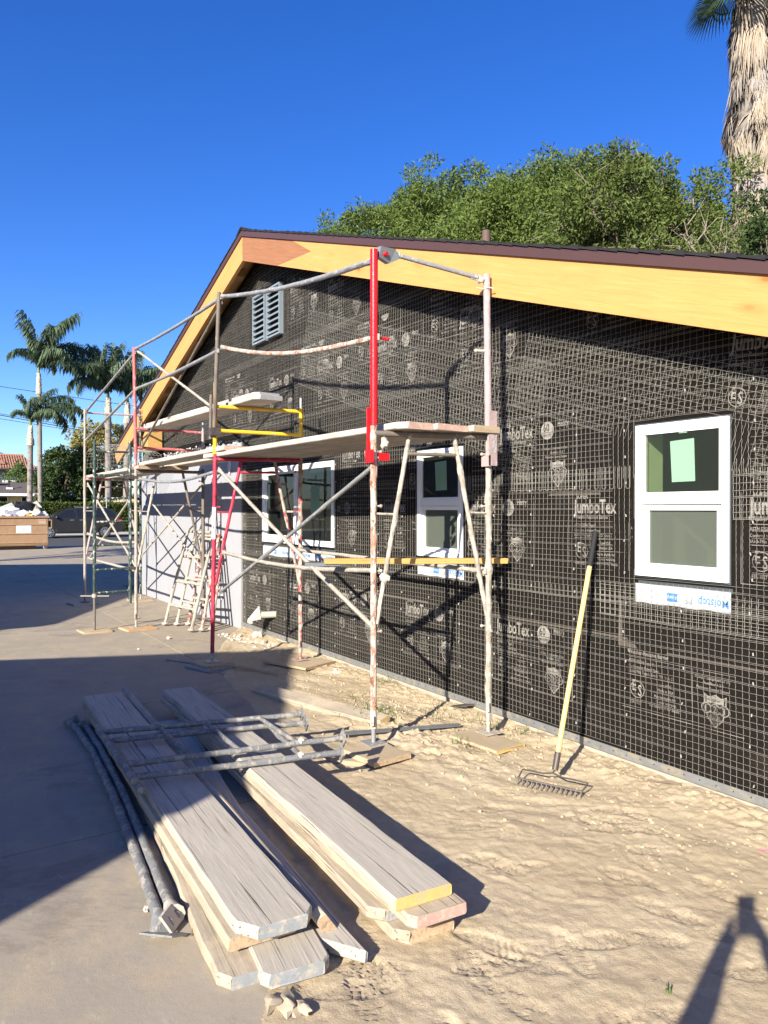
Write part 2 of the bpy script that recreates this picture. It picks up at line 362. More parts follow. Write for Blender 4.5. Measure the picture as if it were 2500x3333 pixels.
def link(me, name, parent=None, label=None, kind=None, loc=None, cat=None, group=None):
    o = bpy.data.objects.new(name, me); C.objects.link(o)
    if parent: o.parent = parent
    if loc is not None: o.location = loc
    tag(o, label, cat, group, kind); return o
def tag(o, label=None, cat=None, group=None, kind=None):
    if label: o['label'] = label
    if cat: o['category'] = cat
    if group: o['group'] = group
    if kind: o['kind'] = kind
    return o
def thing(name, label, cat, loc=(0,0,0), group=None):
    o = bpy.data.objects.new(name, None); C.objects.link(o); o.location = loc; o.empty_display_size = 0.1
    return tag(o, label, cat, group)
def npmesh(name, V, F, mat, smooth=False):
    me = bpy.data.meshes.new(name); V = np.asarray(V, np.float32); F = np.asarray(F, np.int32); k = F.shape[1]
    me.vertices.add(len(V)); me.vertices.foreach_set('co', V.ravel())
    me.loops.add(F.size); me.loops.foreach_set('vertex_index', F.ravel())
    me.polygons.add(len(F)); me.polygons.foreach_set('loop_start', np.arange(0, F.size, k, dtype=np.int32))
    me.polygons.foreach_set('loop_total', np.full(len(F), k, np.int32))
    me.update(calc_edges=True); me.materials.append(MATS[mat])
    if smooth: me.shade_smooth()
    return me
def vnoise(x, y, seed=0):
    r = np.random.default_rng(seed); L = r.random((256, 256))
    xi = np.floor(x).astype(int); yi = np.floor(y).astype(int); fx = x-xi; fy = y-yi
    fx = fx*fx*(3-2*fx); fy = fy*fy*(3-2*fy); g = lambda a, b: L[a & 255, b & 255]
    return (g(xi, yi)*(1-fx)+g(xi+1, yi)*fx)*(1-fy)+(g(xi, yi+1)*(1-fx)+g(xi+1, yi+1)*fx)*fy-0.5
def fbm(x, y, sc, oct=4, seed=0, gain=0.5):
    a = 1.0; s = 0; 
    for i in range(oct): s = s+a*vnoise(x*sc, y*sc, seed+i); sc *= 2.03; a *= gain
    return s
def interp(x, pts):
    return np.interp(x, [p[0] for p in pts], [p[1] for p in pts])

# ------------------------------------------------------------------ the setting: ground
EDGE = [(-9.45,0.10),(-8.8,-0.34),(-7.8,-0.88),(-6.56,-1.24),(-5.38,-1.43),(-3.6,-2.14),(-2.25,-2.735),(-2.12,-2.82),(-1.2,-3.42),(1.5,-5.2)]
def edge(x): return float(interp(x, EDGE))
g = MB().poly([(-9000,-6000,-0.13),(3000,-6000,-0.13),(3000,6000,-0.13),(-9000,6000,-0.13)])
g.build('ground', 'soil_far', kind='structure')
def ax(a, b, s): return np.arange(a, b, s)
xs = np.concatenate([ax(-10, -5.5, 0.03), ax(-5.5, -3.4, 0.018), ax(-3.4, 0.2, 0.0115), ax(0.2, 2.2, 0.05)])
ys = np.concatenate([ax(-4.6, -3.3, 0.03), ax(-3.3, 0.12, 0.0125)])
X, Y = np.meshgrid(xs, ys, indexing='ij')
Z = 0.012*fbm(X, Y, 1.1, 3, 1) + 0.012*fbm(X, Y, 5, 4, 5)
# raked / dragged ridges running roughly along the wall
al = X*0.93+Y*0.37; ac = -X*0.37+Y*0.93
wob = 0.25*fbm(X, Y, 1.6, 3, 9)
rg = vnoise(al*1.3, (ac+wob)*13.0, 21); fld = np.clip(vnoise(X*1.1, Y*1.1, 33)*3+0.4, 0, 1)
Z += 0.017*np.clip(rg, -0.3, 0.22)*fld
rg2 = vnoise((X*0.7-Y*0.7+wob)*2.2, (X*0.7+Y*0.7)*16, 41); Z += 0.016*np.clip(rg2, -0.15, 0.3)*np.clip(vnoise(X*1.4+7, Y*1.4, 35)*3, 0, 1)
# lumpy disturbed soil between the first two frames and along the wall
lump = np.clip(1-np.hypot((X+4.3)/1.2, (Y+0.75)/0.55), 0, 1)+np.clip(1-np.abs(Y+0.12)/0.3, 0, 1)*0.6
Z += lump*(0.035*fbm(X, Y, 9, 4, 60, 0.7)+0.035*np.clip(fbm(X, Y, 24, 3, 66, 0.6), -0.1, 0.5))+0.02*np.clip(lump, 0, 1)
# boot prints
pr = random.Random(4)
for i in range(90):
    px, py = (pr.uniform(-3.1, -1.0), pr.uniform(-2.7, -0.5)) if i < 74 else (pr.uniform(-6.5, -3.4), pr.uniform(-1.9, -0.4))
    if py < edge(px)+0.2: continue
    an = pr.uniform(-0.7, 1.4) + (math.pi if pr.random() < 0.5 else 0)
    dx, dy = X-px, Y-py; u = dx*math.cos(an)+dy*math.sin(an); w = -dx*math.sin(an)+dy*math.cos(an)
    d = np.hypot(u/0.15, w/(0.052-0.012*np.clip(-u/0.15, -1, 1)))
    ins = np.clip((1.06-d)*7, 0, 1); rim = np.exp(-((d-1.13)/0.13)**2)
    Z += -0.0042*ins+0.0036*rim*(0.4+1.2*vnoise(X*9, Y*9, 80+i))+ins*0.0034*np.sign(np.sin(u*2*math.pi/0.026+2.2*np.abs(w)/0.04))
Z += 0.0042*fbm(X, Y, 30, 4, 70, 0.65)
fr = vnoise((al+wob)*3.0, (ac+wob*1.6)*34.0, 140); Z += 0.0055*np.clip(fr, -0.2, 0.3)*np.clip(vnoise(X*1.7+3, Y*1.7+9, 141)*4+0.6, 0, 1)
Z += 0.03*np.clip((Y+0.35)/0.4, 0, 1)*(0.7+fbm(X, Y, 2.2, 3, 90))
ED = interp(X, EDGE); out = np.clip((ED-0.02+0.03*fbm(X, Y, 3.0, 3, 120)-Y)/0.03, 0, 1)
Z = np.where(Y < ED+0.10, Z*0.3+0.006, Z)+0.004
Z = Z*(1-out)-0.06*out
HX, HY, HZ = xs, ys, Z
def dirt_z(x, y):
    i = min(len(xs)-1, int(np.searchsorted(xs, x))); j = min(len(ys)-1, int(np.searchsorted(ys, y))); return float(Z[i, j])
V = np.stack([X, Y, Z], -1).reshape(-1, 3); nx, ny = X.shape
I = np.arange(nx*ny).reshape(nx, ny)
F = np.stack([I[:-1,:-1], I[1:,:-1], I[1:,1:], I[:-1,1:]], -1).reshape(-1, 4)
link(npmesh('dirt', V, F, 'dirt', True), 'dirt', kind='structure')
# driveway slabs (each slab a part of the driveway)
sub = MB(); sub.poly([(-34.1,-9,-0.075),(3,-9,-0.075),(3,-5.4,-0.075),(-9.4,-0.2,-0.075),(-9.4,0.5,-0.075),(-14.3,0.5,-0.075),(-14.3,9,-0.075),(-34.1,9,-0.075)])
drv = sub.build('driveway', 'soil_far', kind='structure')
xj = [-34.0,-31.6,-29.2,-26.8,-24.4,-22.0,-19.7,-18.1,-15.85,-13.4,-10.95,-8.8,-6.13,-3.77,-1.35,1.1,3.0]
yj = [-8.9,-6.1,-3.65,-1.2,0.9,3.3,5.7,8.1]
for i in range(len(xj)-1):
    for j in range(len(yj)-1):
        x0, x1, y0, y1 = xj[i]+0.006, xj[i+1]-0.006, yj[j]+0.006, yj[j+1]-0.006
        if x1 > -14.2: y1 = min(y1, 0.02)
        top = []
        for k in range(13):
            x = x1+(x0-x1)*k/12; y = y1 if x < -9.46 else min(y1, edge(x)+0.012*mnoise.noise(Vector((x*4, 0, 0))))
            top.append((x, y))
        if all(p[1] <= y0+0.02 for p in top): continue
        pts = [p for p in top if p[1] > y0+0.005]
        xa, xb = min(p[0] for p in pts), max(p[0] for p in pts)
        pol = [(xa, y0), (xb, y0)]+pts
        dz = random.uniform(-0.0012, 0.0012)
        MB().prism([(x, y, -0.07) for x, y in pol], (0, 0, 0.078+dz)).build('slab', 'concrete', drv)
MB().box((-49.4,-60,-0.2),(-34.12,60,-0.03)).build('street', 'asphalt', kind='structure')
MB().box((-49.55,-60,-0.2),(-49.40,60,0.11)).build('kerb', 'curb', kind='structure')
MB().box((-50.5,-60,-0.2),(-49.55,60,0.10)).build('pavement', 'concrete', kind='structure')
# ------------------------------------------------------------------ the house
house = thing('house', 'single-storey gabled house under construction, black building paper and wire lath over its wall', 'house', (-8.4, 0, 0))
RX, RZ, SL = -8.49, 4.975, 0.3377      # ridge x, top of barge board at the ridge, slope
WX0, WX1 = -14.21, 0.9
def rake(x): return RZ-SL*abs(x-RX)   # top of barge board
WINS = [(-2.931,-2.330,1.200,2.103,'hung'), (-5.212,-4.602,1.200,2.100,'hung'), (-8.527,-6.715,1.200,2.104,'slider')]
HOLES = [(a+0.02,b-0.02,c+0.02,d-0.02) for a,b,c,d,_ in WINS]
def wall_cells(mb, x0, x1, z0, z1, y, th, holes=HOLES, cap=None, step=0.6):
    bx = sorted({x0, x1}|{h[i] for h in holes for i in (0,1) if x0 < h[i] < x1}); bz = sorted({z0, z1}|{h[i] for h in holes for i in (2,3) if z0 < h[i] < z1})
    if cap: z1 = min(z1, cap(RX)-0.002); bz = [z for z in bz if z < z1]+[z1]
    for a, b in zip(bx, bx[1:]):
        for c, d in zip(bz, bz[1:]):
            mx, mz = (a+b)/2, (c+d)/2
            if any(h[0] < mx < h[1] and h[2] < mz < h[3] for h in holes): continue
            pol = [(a, c), (b, c), (b, d), (a, d)]
            if cap:
                P = []
                n = len(pol)
                xsplit = [a]+[RX]*(a < RX < b)+[b]
                low = [(x, c) for x in xsplit]; hi = [(x, min(d, cap(x))) for x in reversed(xsplit)]
                # points where cap crosses d
                ex = []
                for s in (-1, 1):
                    xc = RX+s*(cap(RX)-d)/SL
                    if a < xc < b: ex.append((xc, d))
                hi = sorted(hi+ex, key=lambda p: -p[0])
                hi = [p for p in hi if p[1] > c]
                if len(hi) < 1:
                    continue
                xa, xb = min(p[0] for p in hi), max(p[0] for p in hi)
                for s in (-1, 1):
                    xc = RX+s*(cap(RX)-c)/SL
                    if s < 0 and cap(a) < c: xa = xc
                    if s > 0 and cap(b) < c: xb = xc
                pol = [(xa, c), (xb, c)]+hi
            mb.prism([(x, y, z) for x, z in pol], (0, th, 0))
m = MB(); wall_cells(m, WX0, WX1, 0.06, 5.0, 0.012, 0.12, cap=lambda x: rake(x)-0.10); m.build('sheathing', 'interior_dark', house)
MB().box((WX0, 0.004, -0.3), (WX1, 0.13, 0.062)).build('foundation', 'foundation', house)
m = MB(); m.box((-9.23, -0.022, 0.055), (WX1, -0.001, 0.062)); m.box((-9.23, -0.022, 0.062), (WX1, -0.018, 0.105)); m.build('weep_screed', 'weep_metal', house)
m = MB()
for k in range(90):
    x = -9.1+k*0.1; m.tube([(x, -0.0235, 0.082), (x, -0.0222, 0.082)], 0.005, 6)
m.build('screed_holes', 'steel_dark', house, kind='stuff')
# paper courses, upper laps over lower
COURSES = [(0.10, 0.83), (0.79, 1.74), (1.69, 2.60), (2.55, 3.46), (3.41, 4.9)]
for i, (a, b) in enumerate(COURSES):
    m = MB(); x0 = -9.24 if a < 2.5 else -13.6
    if i == 1:   # this course has a torn lower edge over the print by the right-hand window
        wall_cells(m, x0, -3.06, a, b, -0.0025*(i+1), 0.0022); wall_cells(m, -3.06, WX1, 0.745, b, -0.0025*(i+1)-0.0012, 0.0022)
    else: wall_cells(m, x0, WX1, a, b, -0.0025*(i+1), 0.0022, cap=lambda x: rake(x)-0.13)
    m.build('building_paper', 'black_paper', house)
    m = MB(); y = -0.0025*(i+1)-0.0026
    xx = x0
    if a > 0.2 and a < 2.5:
        while xx < WX1:
            ln = random.uniform(0.3, 1.4); zz = (0.745 if (i == 1 and xx > -3.06) else a)
            if not any(h[0]-ln < xx < h[1] and h[2]-.05 < zz < h[3] for h in HOLES) and random.random() < 0.6:
                m.prism([(xx, y, zz+0.002), (xx+ln, y, zz+0.002), (xx+ln-0.01, y, zz+random.uniform(.012,.03)), (xx+0.02, y, zz+random.uniform(.012,.03))], (0, 0.001, 0))
                m.build('paper_lap', 'paper_lap', house); m = MB()
            xx += ln+random.uniform(0.1, 0.8)
m = MB(); m.prism([(-3.075,-0.0100,0.748),(-3.045,-0.0095,0.748),(-3.045,-0.0095,1.03),(-3.07,-0.0095,1.03)], (0,0.001,0))
m.prism([(-3.045,-0.0095,0.748),(-2.93,-0.0095,0.748),(-2.95,-0.0095,0.772),(-3.045,-0.0095,0.785)], (0,0.001,0)); m.build('paper_lap', 'paper_lap', house, kind='stuff')
# printed lettering on the paper ---------------------------------------------------
_tc = {}
def text_geo(s, size, bold=0.0, cond=0.8, res=2):
    key = (s, bold, cond, res)
    if key not in _tc:
        cu = bpy.data.curves.new('lettering', 'FONT'); cu.body = s; cu.size = 1.0; cu.resolution_u = res; cu.offset = bold; cu.fill_mode = 'FRONT'
        o = bpy.data.objects.new('lettering', cu); C.objects.link(o); dg = bpy.context.evaluated_depsgraph_get()
        me = bpy.data.meshes.new_from_object(o.evaluated_get(dg))
        _tc[key] = ([(v.co.x*cond, v.co.y) for v in me.vertices], [tuple(p.vertices) for p in me.polygons])
        bpy.data.objects.remove(o); bpy.data.curves.remove(cu); bpy.data.meshes.remove(me)
    vs, fs = _tc[key]; return [(x*size, y*size) for x, y in vs], fs
class Print:      # flat print in (u, v) metres
    def __init__(s): s.m = MB()
    def text(s, t, u, v, size, bold=0.0, cond=0.8, mi=0, lift=0.0):
        vs, fs = text_geo(t, size, bold, cond); s.m.cur = mi; s.m.add([(u+x, v+y, lift) for x, y in vs], fs); return s
    def disc(s, u, v, r, mi=0, n=20, lift=0.0, r0=None, sy=1.0):
        s.m.cur = mi; o = [(u+r*math.cos(2*math.pi*k/n), v+sy*r*math.sin(2*math.pi*k/n), lift) for k in range(n)]
        if r0:
            q = [(u+r0*math.cos(2*math.pi*k/n), v+sy*r0*math.sin(2*math.pi*k/n), lift) for k in range(n)]
            s.m.add(o+q, [(k, (k+1) % n, n+(k+1) % n, n+k) for k in range(n)])
        else: s.m.poly(o)
        return s
    def rect(s, u0, v0, u1, v1, mi=0, lift=0.0): s.m.cur = mi; s.m.poly([(u0,v0,lift),(u1,v0,lift),(u1,v1,lift),(u0,v1,lift)]); return s
    def frame(s, u0, v0, u1, v1, t=0.003):
        s.rect(u0,v0,u1,v0+t); s.rect(u0,v1-t,u1,v1); s.rect(u0,v0+t,u0+t,v1-t); s.rect(u1-t,v0+t,u1,v1-t); return s
    def shield(s, u, v, k, mi=0, lift=0.0):
        p = [(-.5,.62),(-.3,.5),(0,.62),(.3,.5),(.5,.62),(.48,.0),(.34,-.4),(0,-.75),(-.34,-.4),(-.48,0)]
        s.m.cur = mi; s.m.poly([(u+a*k, v+b*k, lift) for a, b in reversed(p)]); return s
def paper_block():
    P = Print(); L = 0.0006
    P.frame(0, 0, 0.80, 0.53)
    P.text('SUPER', 0.065, 0.468, 0.047, 0.012, 0.78); P.text('JumboTex', 0.05, 0.375, 0.125, 0.022, 0.66)
    P.text('Weather-Resistive Barrier', 0.05, 0.338, 0.036, 0.008, 0.74)
    P.disc(0.535, 0.41, 0.062, lift=0); P.text('60', 0.493, 0.405, 0.075, 0.012, 0.82, 1, L); P.rect(0.48, 0.395, 0.59, 0.399, 1, L); P.text('MINUTE', 0.492, 0.366, 0.027, 0.006, 0.85, 1, L)
    P.text('Henry', 0.63, 0.43, 0.062, 0.014, 0.62)
    P.rect(0.05, 0.318, 0.75, 0.320)
    P.text('ASTM E2556 Type II', 0.05, 0.285, 0.030, 0.004, 0.72); P.text('Conforms to Federal Spec', 0.05, 0.252, 0.026, 0.002, 0.78); P.text('UU-B-790a Type I, Grade "D", Style 2', 0.05, 0.222, 0.026, 0.002, 0.78)
    P.rect(0.05, 0.21, 0.49, 0.212); P.rect(0.49, 0.02, 0.492, 0.318)
    P.disc(0.115, 0.125, 0.052, r0=0.048); P.text('E', 0.075, 0.115, 0.095, 0.010, 0.7, 0); P.text('S', 0.118, 0.088, 0.095, 0.010, 0.7, 0); P.text('ESR-1027', 0.06, 0.035, 0.027, 0.003, 0.82)
    P.text('Low VOC', 0.27, 0.175, 0.025, 0.003, 0.8); P.text('Made in USA', 0.26, 0.142, 0.025, 0.003, 0.8); P.rect(0.20, 0.13, 0.48, 0.1315)
    P.text('May be eligible for', 0.235, 0.102, 0.025, 0.002, 0.8); P.text('15-year warranty.', 0.245, 0.072, 0.025, 0.002, 0.8); P.text('See henry.com for details.', 0.20, 0.042, 0.025, 0.002, 0.8)
    P.text('A Step 1 component of the', 0.505, 0.275, 0.025, 0.002, 0.78); P.text('Fortifiber 1-2-3', 0.56, 0.246, 0.025, 0.002, 0.78); P.text('Moisture Control System', 0.515, 0.217, 0.025, 0.002, 0.78)
    P.shield(0.632, 0.115, 0.135); P.shield(0.632, 0.115, 0.122, 1, L); P.rect(0.580, 0.150, 0.684, 0.186, 0, 2*L); P.text('Fortifiber', 0.585, 0.160, 0.024, 0.005, 0.85, 1, 3*L)
    for k, ch in enumerate('123'):
        u = 0.578+0.054*k; P.disc(u, 0.118, 0.031, 0, 14, 2*L); P.disc(u, 0.118, 0.026, 1, 14, 3*L); P.text(ch, u-0.013, 0.1, 0.05, 0.014, 0.85, 0, 4*L)
    P.text('MOISTURE', 0.597, 0.068, 0.019, 0.003, 0.72, 0, 2*L); P.text('CONTROL', 0.603, 0.050, 0.019, 0.003, 0.72, 0, 2*L); P.text('SYSTEM', 0.610, 0.033, 0.019, 0.003, 0.72, 0, 2*L)
    return P.m
BLK = paper_block()
def put_block(x, z, y, clip=None, zmax=None, rot=0.0, sc=1.0):
    ca, sa = math.cos(rot), math.sin(rot)
    vs = [(x+sc*(u*ca-v*sa), y-l, z+sc*(u*sa+v*ca)) for u, v, l in BLK.v]
    bad = []
    for p in vs:
        b = any(h[0]-0.06 < p[0] < h[1]+0.06 and h[2]-0.13 < p[2] < h[3]+0.05 for h in HOLES) or p[0] < -9.2 and p[2] < 2.56 or p[2] > rake(p[0])-0.34
        if zmax and p[2] > zmax: b = True
        bad.append(b)
    m = MB()
    for f, mi in zip(BLK.f, BLK.mi):
        if all(not bad[i] for i in f): m.f.append(f); m.mi.append(mi)
    if not m.f: return
    used = sorted({i for f in m.f for i in f}); mp = {o: n for n, o in enumerate(used)}
    m.v = [vs[i] for i in used]; m.f = [tuple(mp[i] for i in f) for f in m.f]
    m.build('printed_lettering', ['paper_print', 'paper_print_dark'], house)
for k, x in enumerate((-4.26, -5.47, -6.68, -7.89, -9.05)): put_block(x, 0.31, -0.0042)
put_block(-3.05, 0.375, -0.0042, zmax=0.742); put_block(-1.85, 0.33, -0.0042)
for x in (-3.49, -4.62, -5.83, -7.0, -2.27): put_block(x, 1.20, -0.0068)
for x in (-4.22, -5.42, -6.6): put_block(x, 1.735, -0.0095)
put_block(-2.42, 2.09, -0.0095, rot=-0.12)
for x in (-9.7, -8.5, -7.25, -6.05, -4.8, -3.5): put_block(x+0.1, 2.70, -0.0118)
for x in (-9.9, -7.55, -6.3, -5.1): put_block(x, 3.02, -0.0118, rot=-0.03)
put_block(-7.8, 3.75, -0.0145); put_block(-6.9, 3.5, -0.0145)
# ------------------------------------------------------------------ wire lath (numpy tubes, 3-sided)
LV, LF, LN = [], [], [0]
def wires(P, r):          # P: (n wires, m points, 3); skips NaN segments
    n, m, _ = P.shape
    T = np.zeros_like(P); T[:, 1:-1] = P[:, 2:]-P[:, :-2]; T[:, 0] = P[:, 1]-P[:, 0]; T[:, -1] = P[:, -1]-P[:, -2]
    T /= np.linalg.norm(T, axis=2, keepdims=True)+1e-9
    yv = np.zeros_like(P); yv[..., 1] = 1.0; U = np.cross(T, yv); U /= np.linalg.norm(U, axis=2, keepdims=True)+1e-9
    ring = np.stack([P+r*(U*math.cos(a)-yv*math.sin(a)) for a in (math.pi/2, math.pi*7/6, math.pi*11/6)], 2)
    base = LN[0]; idx = base+np.arange(n*m*3).reshape(n, m, 3)
    ok = ~np.isnan(P).any(2) & ~np.isnan(ring).any((2, 3)); okseg = ok[:, :-1] & ok[:, 1:]
    for k in range(3):
        k2 = (k+1) % 3; q = np.stack([idx[:, :-1, k], idx[:, :-1, k2], idx[:, 1:, k2], idx[:, 1:, k]], -1); LF.append(q[okseg])
    LV.append(np.nan_to_num(ring.reshape(-1, 3))); LN[0] += n*m*3
def mask(P):
    x, z = P[..., 0], P[..., 2]; bad = (z > RZ-SL*np.abs(x-RX)-0.20) | (z < 0.085) | ((x < -9.22) & (z < 2.50+0.05*np.sin(x*9))) | (x < -13.9) | (x > 0.9)
    for a, b, c, d, _ in WINS: bad |= (x > a-0.012) & (x < b+0.012) & (z > c-0.012) & (z < d+0.012)
    bad |= (x > -8.76) & (x < -7.93) & (z > 3.65) & (z < 4.30)
    P[bad] = np.nan; return P
def warp(P, amp=1.0, seed=0):
    x, z = P[..., 0].copy(), P[..., 2].copy()
    P[..., 0] += amp*0.014*np.nan_to_num(vnoise(x*1.1+3, z*0.9, 100+seed))+amp*0.006*vnoise(x*5, z*5, 101+seed)
    P[..., 2] += amp*0.020*vnoise(x*0.8, z*1.1+5, 102+seed)+amp*0.005*vnoise(x*6, z*6, 103+seed)
    P[..., 1] += amp*0.006*vnoise(x*2.5, z*2.5, 104+seed)
    return P
PT = 0.0385
def sheet(x0, x1, z0, z1, y, r, rot=0.0, seed=0, cx=0.0, cz=0.0):
    rg = np.random.default_rng(500+seed)
    nxw = int((x1-x0)/PT); m = int((z1-z0)/(PT/2))
    px = x0+PT*np.arange(nxw); pz = z0+PT/2*np.arange(m)
    P = np.zeros((nxw, m, 3)); P[..., 0] = px[:, None]; P[..., 2] = pz[None, :]; P[..., 1] = y
    ph = (np.arange(m) % 2)*2-1
    P[..., 0] += 0.0038*ph[None, :]*(0.6+0.5*rg.random((nxw, 1)))+rg.normal(0, 0.0012, (nxw, 1)); P[..., 1] -= 0.003*ph[None, :]
    def go(P):
        if rot:
            a, b = P[..., 0]-cx, P[..., 2]-cz; P[..., 0] = cx+a*math.cos(rot)-b*math.sin(rot); P[..., 2] = cz+a*math.sin(rot)+b*math.cos(rot)
        wires(mask(warp(P, 1.25, seed)), r)
    go(P)
    nz = int((z1-z0)/PT); off = []
    for i in range(nz):
        off.append(z0+i*PT)
        if i % 3 == 0: off.append(z0+i*PT+0.0075)
    mm = int((x1-x0)/0.09); Q = np.zeros((len(off), mm, 3)); Q[..., 0] = np.linspace(x0, x1, mm)[None, :]; Q[..., 2] = np.array(off)[:, None]; Q[..., 1] = y-0.003
    go(Q)
sheet(-9.22, 0.9, 0.09, 1.12, -0.017, 0.00082, 0, 1)
sheet(-9.22, 0.9, 1.02, 1.90, -0.020, 0.00082, 0, 2)
sheet(-9.22, 0.9, 1.78, 2.70, -0.024, 0.0008, 0, 3)
sheet(-13.9, 0.9, 2.62, 3.55, -0.028, 0.0006, 0, 4)
sheet(-12.5, -4.0, 3.45, 4.7, -0.030, 0.0006, 0, 5)
sheet(-7.4, -3.55, 2.35, 3.20, -0.036, 0.00075, -0.318, 6, -5.4, 3.0)
sheet(-3.9, -1.0, 2.15, 2.75, -0.036, 0.00075, -0.318, 7, -3.3, 2.55)
sheet(-3.2, -2.1, 0.93, 1.17, -0.030, 0.0012, 0.0, 8)
sheet(-2.30, -1.2, 1.55, 1.85, -0.032, 0.0012, 0.0, 9)
sheet(-9.24, -9.0, 0.10, 2.2, -0.034, 0.0013, 0.0, 10)
# looped sheet ends at the overlap beside the right-hand window
for k in range(26):
    x = -4.55+k*0.062; w_ = 0.030
    pts = [(x, 1.86), (x, 1.735), (x+0.004, 1.728), (x+w_-0.004, 1.728), (x+w_, 1.735), (x+w_, 1.86)]
    P = np.array([[(a, -0.032, b) for a, b in pts]]); wires(mask(P), 0.0012)
lath = npmesh('wire_lath', np.concatenate(LV)-np.array([-8.4, 0, 0]), np.concatenate(LF), 'lath_wire')
link(lath, 'wire_lath', house, kind='stuff')
rg = random.Random(5); m = MB()
for k in range(260):        # furring nails / staples holding the lath
    x = -9.1+0.4064*(k % 17)+rg.uniform(-.012, .012)+ (3.1 if False else 0); z = 0.16+0.152*(k//17)+rg.uniform(-.02, .02)
    x = -9.1+0.4064*(k % 20)+rg.uniform(-.015, .015); z = 0.16+0.175*(k//20)+rg.uniform(-.03, .03)
    if z > 2.45 or any(h[0]-.03 < x < h[1]+.03 and h[2]-.03 < z < h[3]+.03 for h in HOLES): continue
    a = rg.uniform(-0.3, 0.3); m.obox((x, -0.034, z), (0.0013, 0, 0), (0, 0.004, 0), (0.008*math.sin(a), 0, 0.008*math.cos(a)))
m.build('lath_nails', 'pvc_white', house, kind='stuff')
# ------------------------------------------------------------------ windows
def ringbox(m, x0, x1, z0, z1, w, y0, y1):
    m.box((x0, y0, z0), (x1, y1, z0+w)); m.box((x0, y0, z1-w), (x1, y1, z1)); m.box((x0, y0, z0+w), (x0+w, y1, z1-w)); m.box((x1-w, y0, z0+w), (x1, y1, z1-w))
def window(x0, x1, z0, z1, kind, lab):
    w = thing_part('window', house, ((x0+x1)/2, 0, z0), lab)
    m = MB(); ringbox(m, x0, x1, z0, z1, 0.024, -0.033, 0.03); ringbox(m, x0+0.024, x1-0.024, z0+0.024, z1-0.024, 0.016, -0.026, 0.03); m.build('frame', 'vinyl_white', w)
    m = MB(); ringbox(m, x0-0.010, x1+0.010, z0-0.012, z1+0.010, 0.014, -0.0155, -0.0135); m.build('nail_fin', 'flash_dark', w)
    m = MB(); a = 0.04; ringbox(m, x0+0.02, x1-0.02, z0+0.02, z1-0.02, 0.018, 0.034, 0.18); m.build('reveal', 'drywall_green', w)
    if kind == 'hung':
        zm = z0+0.50*(z1-z0)
        MB().box((x0+a, -0.028, zm-0.022), (x1-a, 0.02, zm+0.030)).build('check_rail', 'vinyl_white', w)
        m = MB(); ringbox(m, x0+a, x1-a, zm+0.030, z1-a, 0.018, -0.021, 0.01); m.build('upper_sash', 'vinyl_white', w)
        m = MB(); ringbox(m, x0+a+0.002, x1-a-0.002, z0+a+0.002, zm-0.024, 0.034, -0.010, 0.025); ringbox(m, x0+a+0.014, x1-a-0.014, z0+a+0.012, zm-0.030, 0.012, -0.0135, -0.0102); m.build('lower_sash', 'vinyl_white', w)
        MB().box((x0+a+0.017, -0.013, zm+0.046), (x1-a-0.017, -0.010, z1-a-0.016)).build('pane', 'window_glass', w)
        MB().box((x0+a+0.035, 0.006, z0+a+0.035), (x1-a-0.035, 0.010, zm-0.057)).build('pane', 'screen_glass', w)
        cx = (x0+x1)/2+0.015; cz = zm+0.235
        MB().prism([(cx-0.072, -0.0145, cz-0.13), (cx+0.078, -0.0145, cz-0.128), (cx+0.07, -0.0145, cz+0.115), (cx-0.085, -0.0145, cz+0.108)], (0, 0.001, 0)).build('sticker', 'sticker_green', w)
        MB().box((cx-0.028, -0.0145, cz+0.15), (cx+0.026, -0.0138, cz+0.19)).build('sticker', 'sticker_green', w)
    else:
        xm = (x0+x1)/2+0.02
        MB().box((xm-0.026, -0.028, z0+a), (xm+0.026, 0.02, z1-a)).build('mullion', 'vinyl_white', w)
        m = MB(); ringbox(m, x0+a, xm-0.026, z0+a, z1-a, 0.05, -0.015, 0.02); m.build('sliding_sash', 'vinyl_white', w)
        m = MB(); ringbox(m, xm+0.026, x1-a, z0+a, z1-a, 0.018, -0.021, 0.01); m.build('fixed_sash', 'vinyl_white', w)
        MB().box((x0+a+0.049, -0.004, z0+a+0.049), (xm-0.075, 0.0, z1-a-0.049)).build('pane', 'window_glass', w)
        MB().box((xm+0.043, -0.013, z0+a+0.017), (x1-a-0.017, -0.010, z1-a-0.017)).build('pane', 'window_glass', w)
        MB().box((xm+0.35, -0.0145, z0+0.35), (xm+0.55, -0.0138, z0+0.65)).build('sticker', 'sticker_green', w)
        MB().box((xm+0.45, -0.0145, z0+0.73), (xm+0.49, -0.0138, z0+0.77)).build('sticker', 'sticker_green', w)
    m = MB(); m.box((x0+0.01, -0.0145, z0-0.055), (x1+0.02, -0.0125, z0-0.031)); m.build('sill_gasket', 'flash_dark', w)
    fl = MB(); n = 14
    for k in range(n):
        xa, xb = x0-0.01+(x1-x0+0.02)*k/n, x0-0.01+(x1-x0+0.02)*(k+1)/n
        fl.prism([(xa, -0.0152, z0-0.165+0.004*math.sin(k*1.3)), (xb, -0.0152, z0-0.165+0.004*math.sin((k+1)*1.3)), (xb, -0.0152, z0-0.05), (xa, -0.0152, z0-0.05)], (0, 0.0015, 0))
    f = fl.build('flashing_tape', 'flash_white', w)
    P = Print(); P.text('Moistop', -0.02, -0.095, 0.062, 0.016, 0.92, 0); P.text('PF', 0.20, -0.095, 0.062, 0.0, 0.9, 1); P.text('Flashing', 0.0, -0.125, 0.024, 0.004, 0.9, 1)
    P.rect(0.30, -0.105, 0.37, -0.055, 0); P.text('Henry', 0.305, -0.092, 0.034, 0.008, 0.7, 2, 0.0006)
    wd = x1-x0
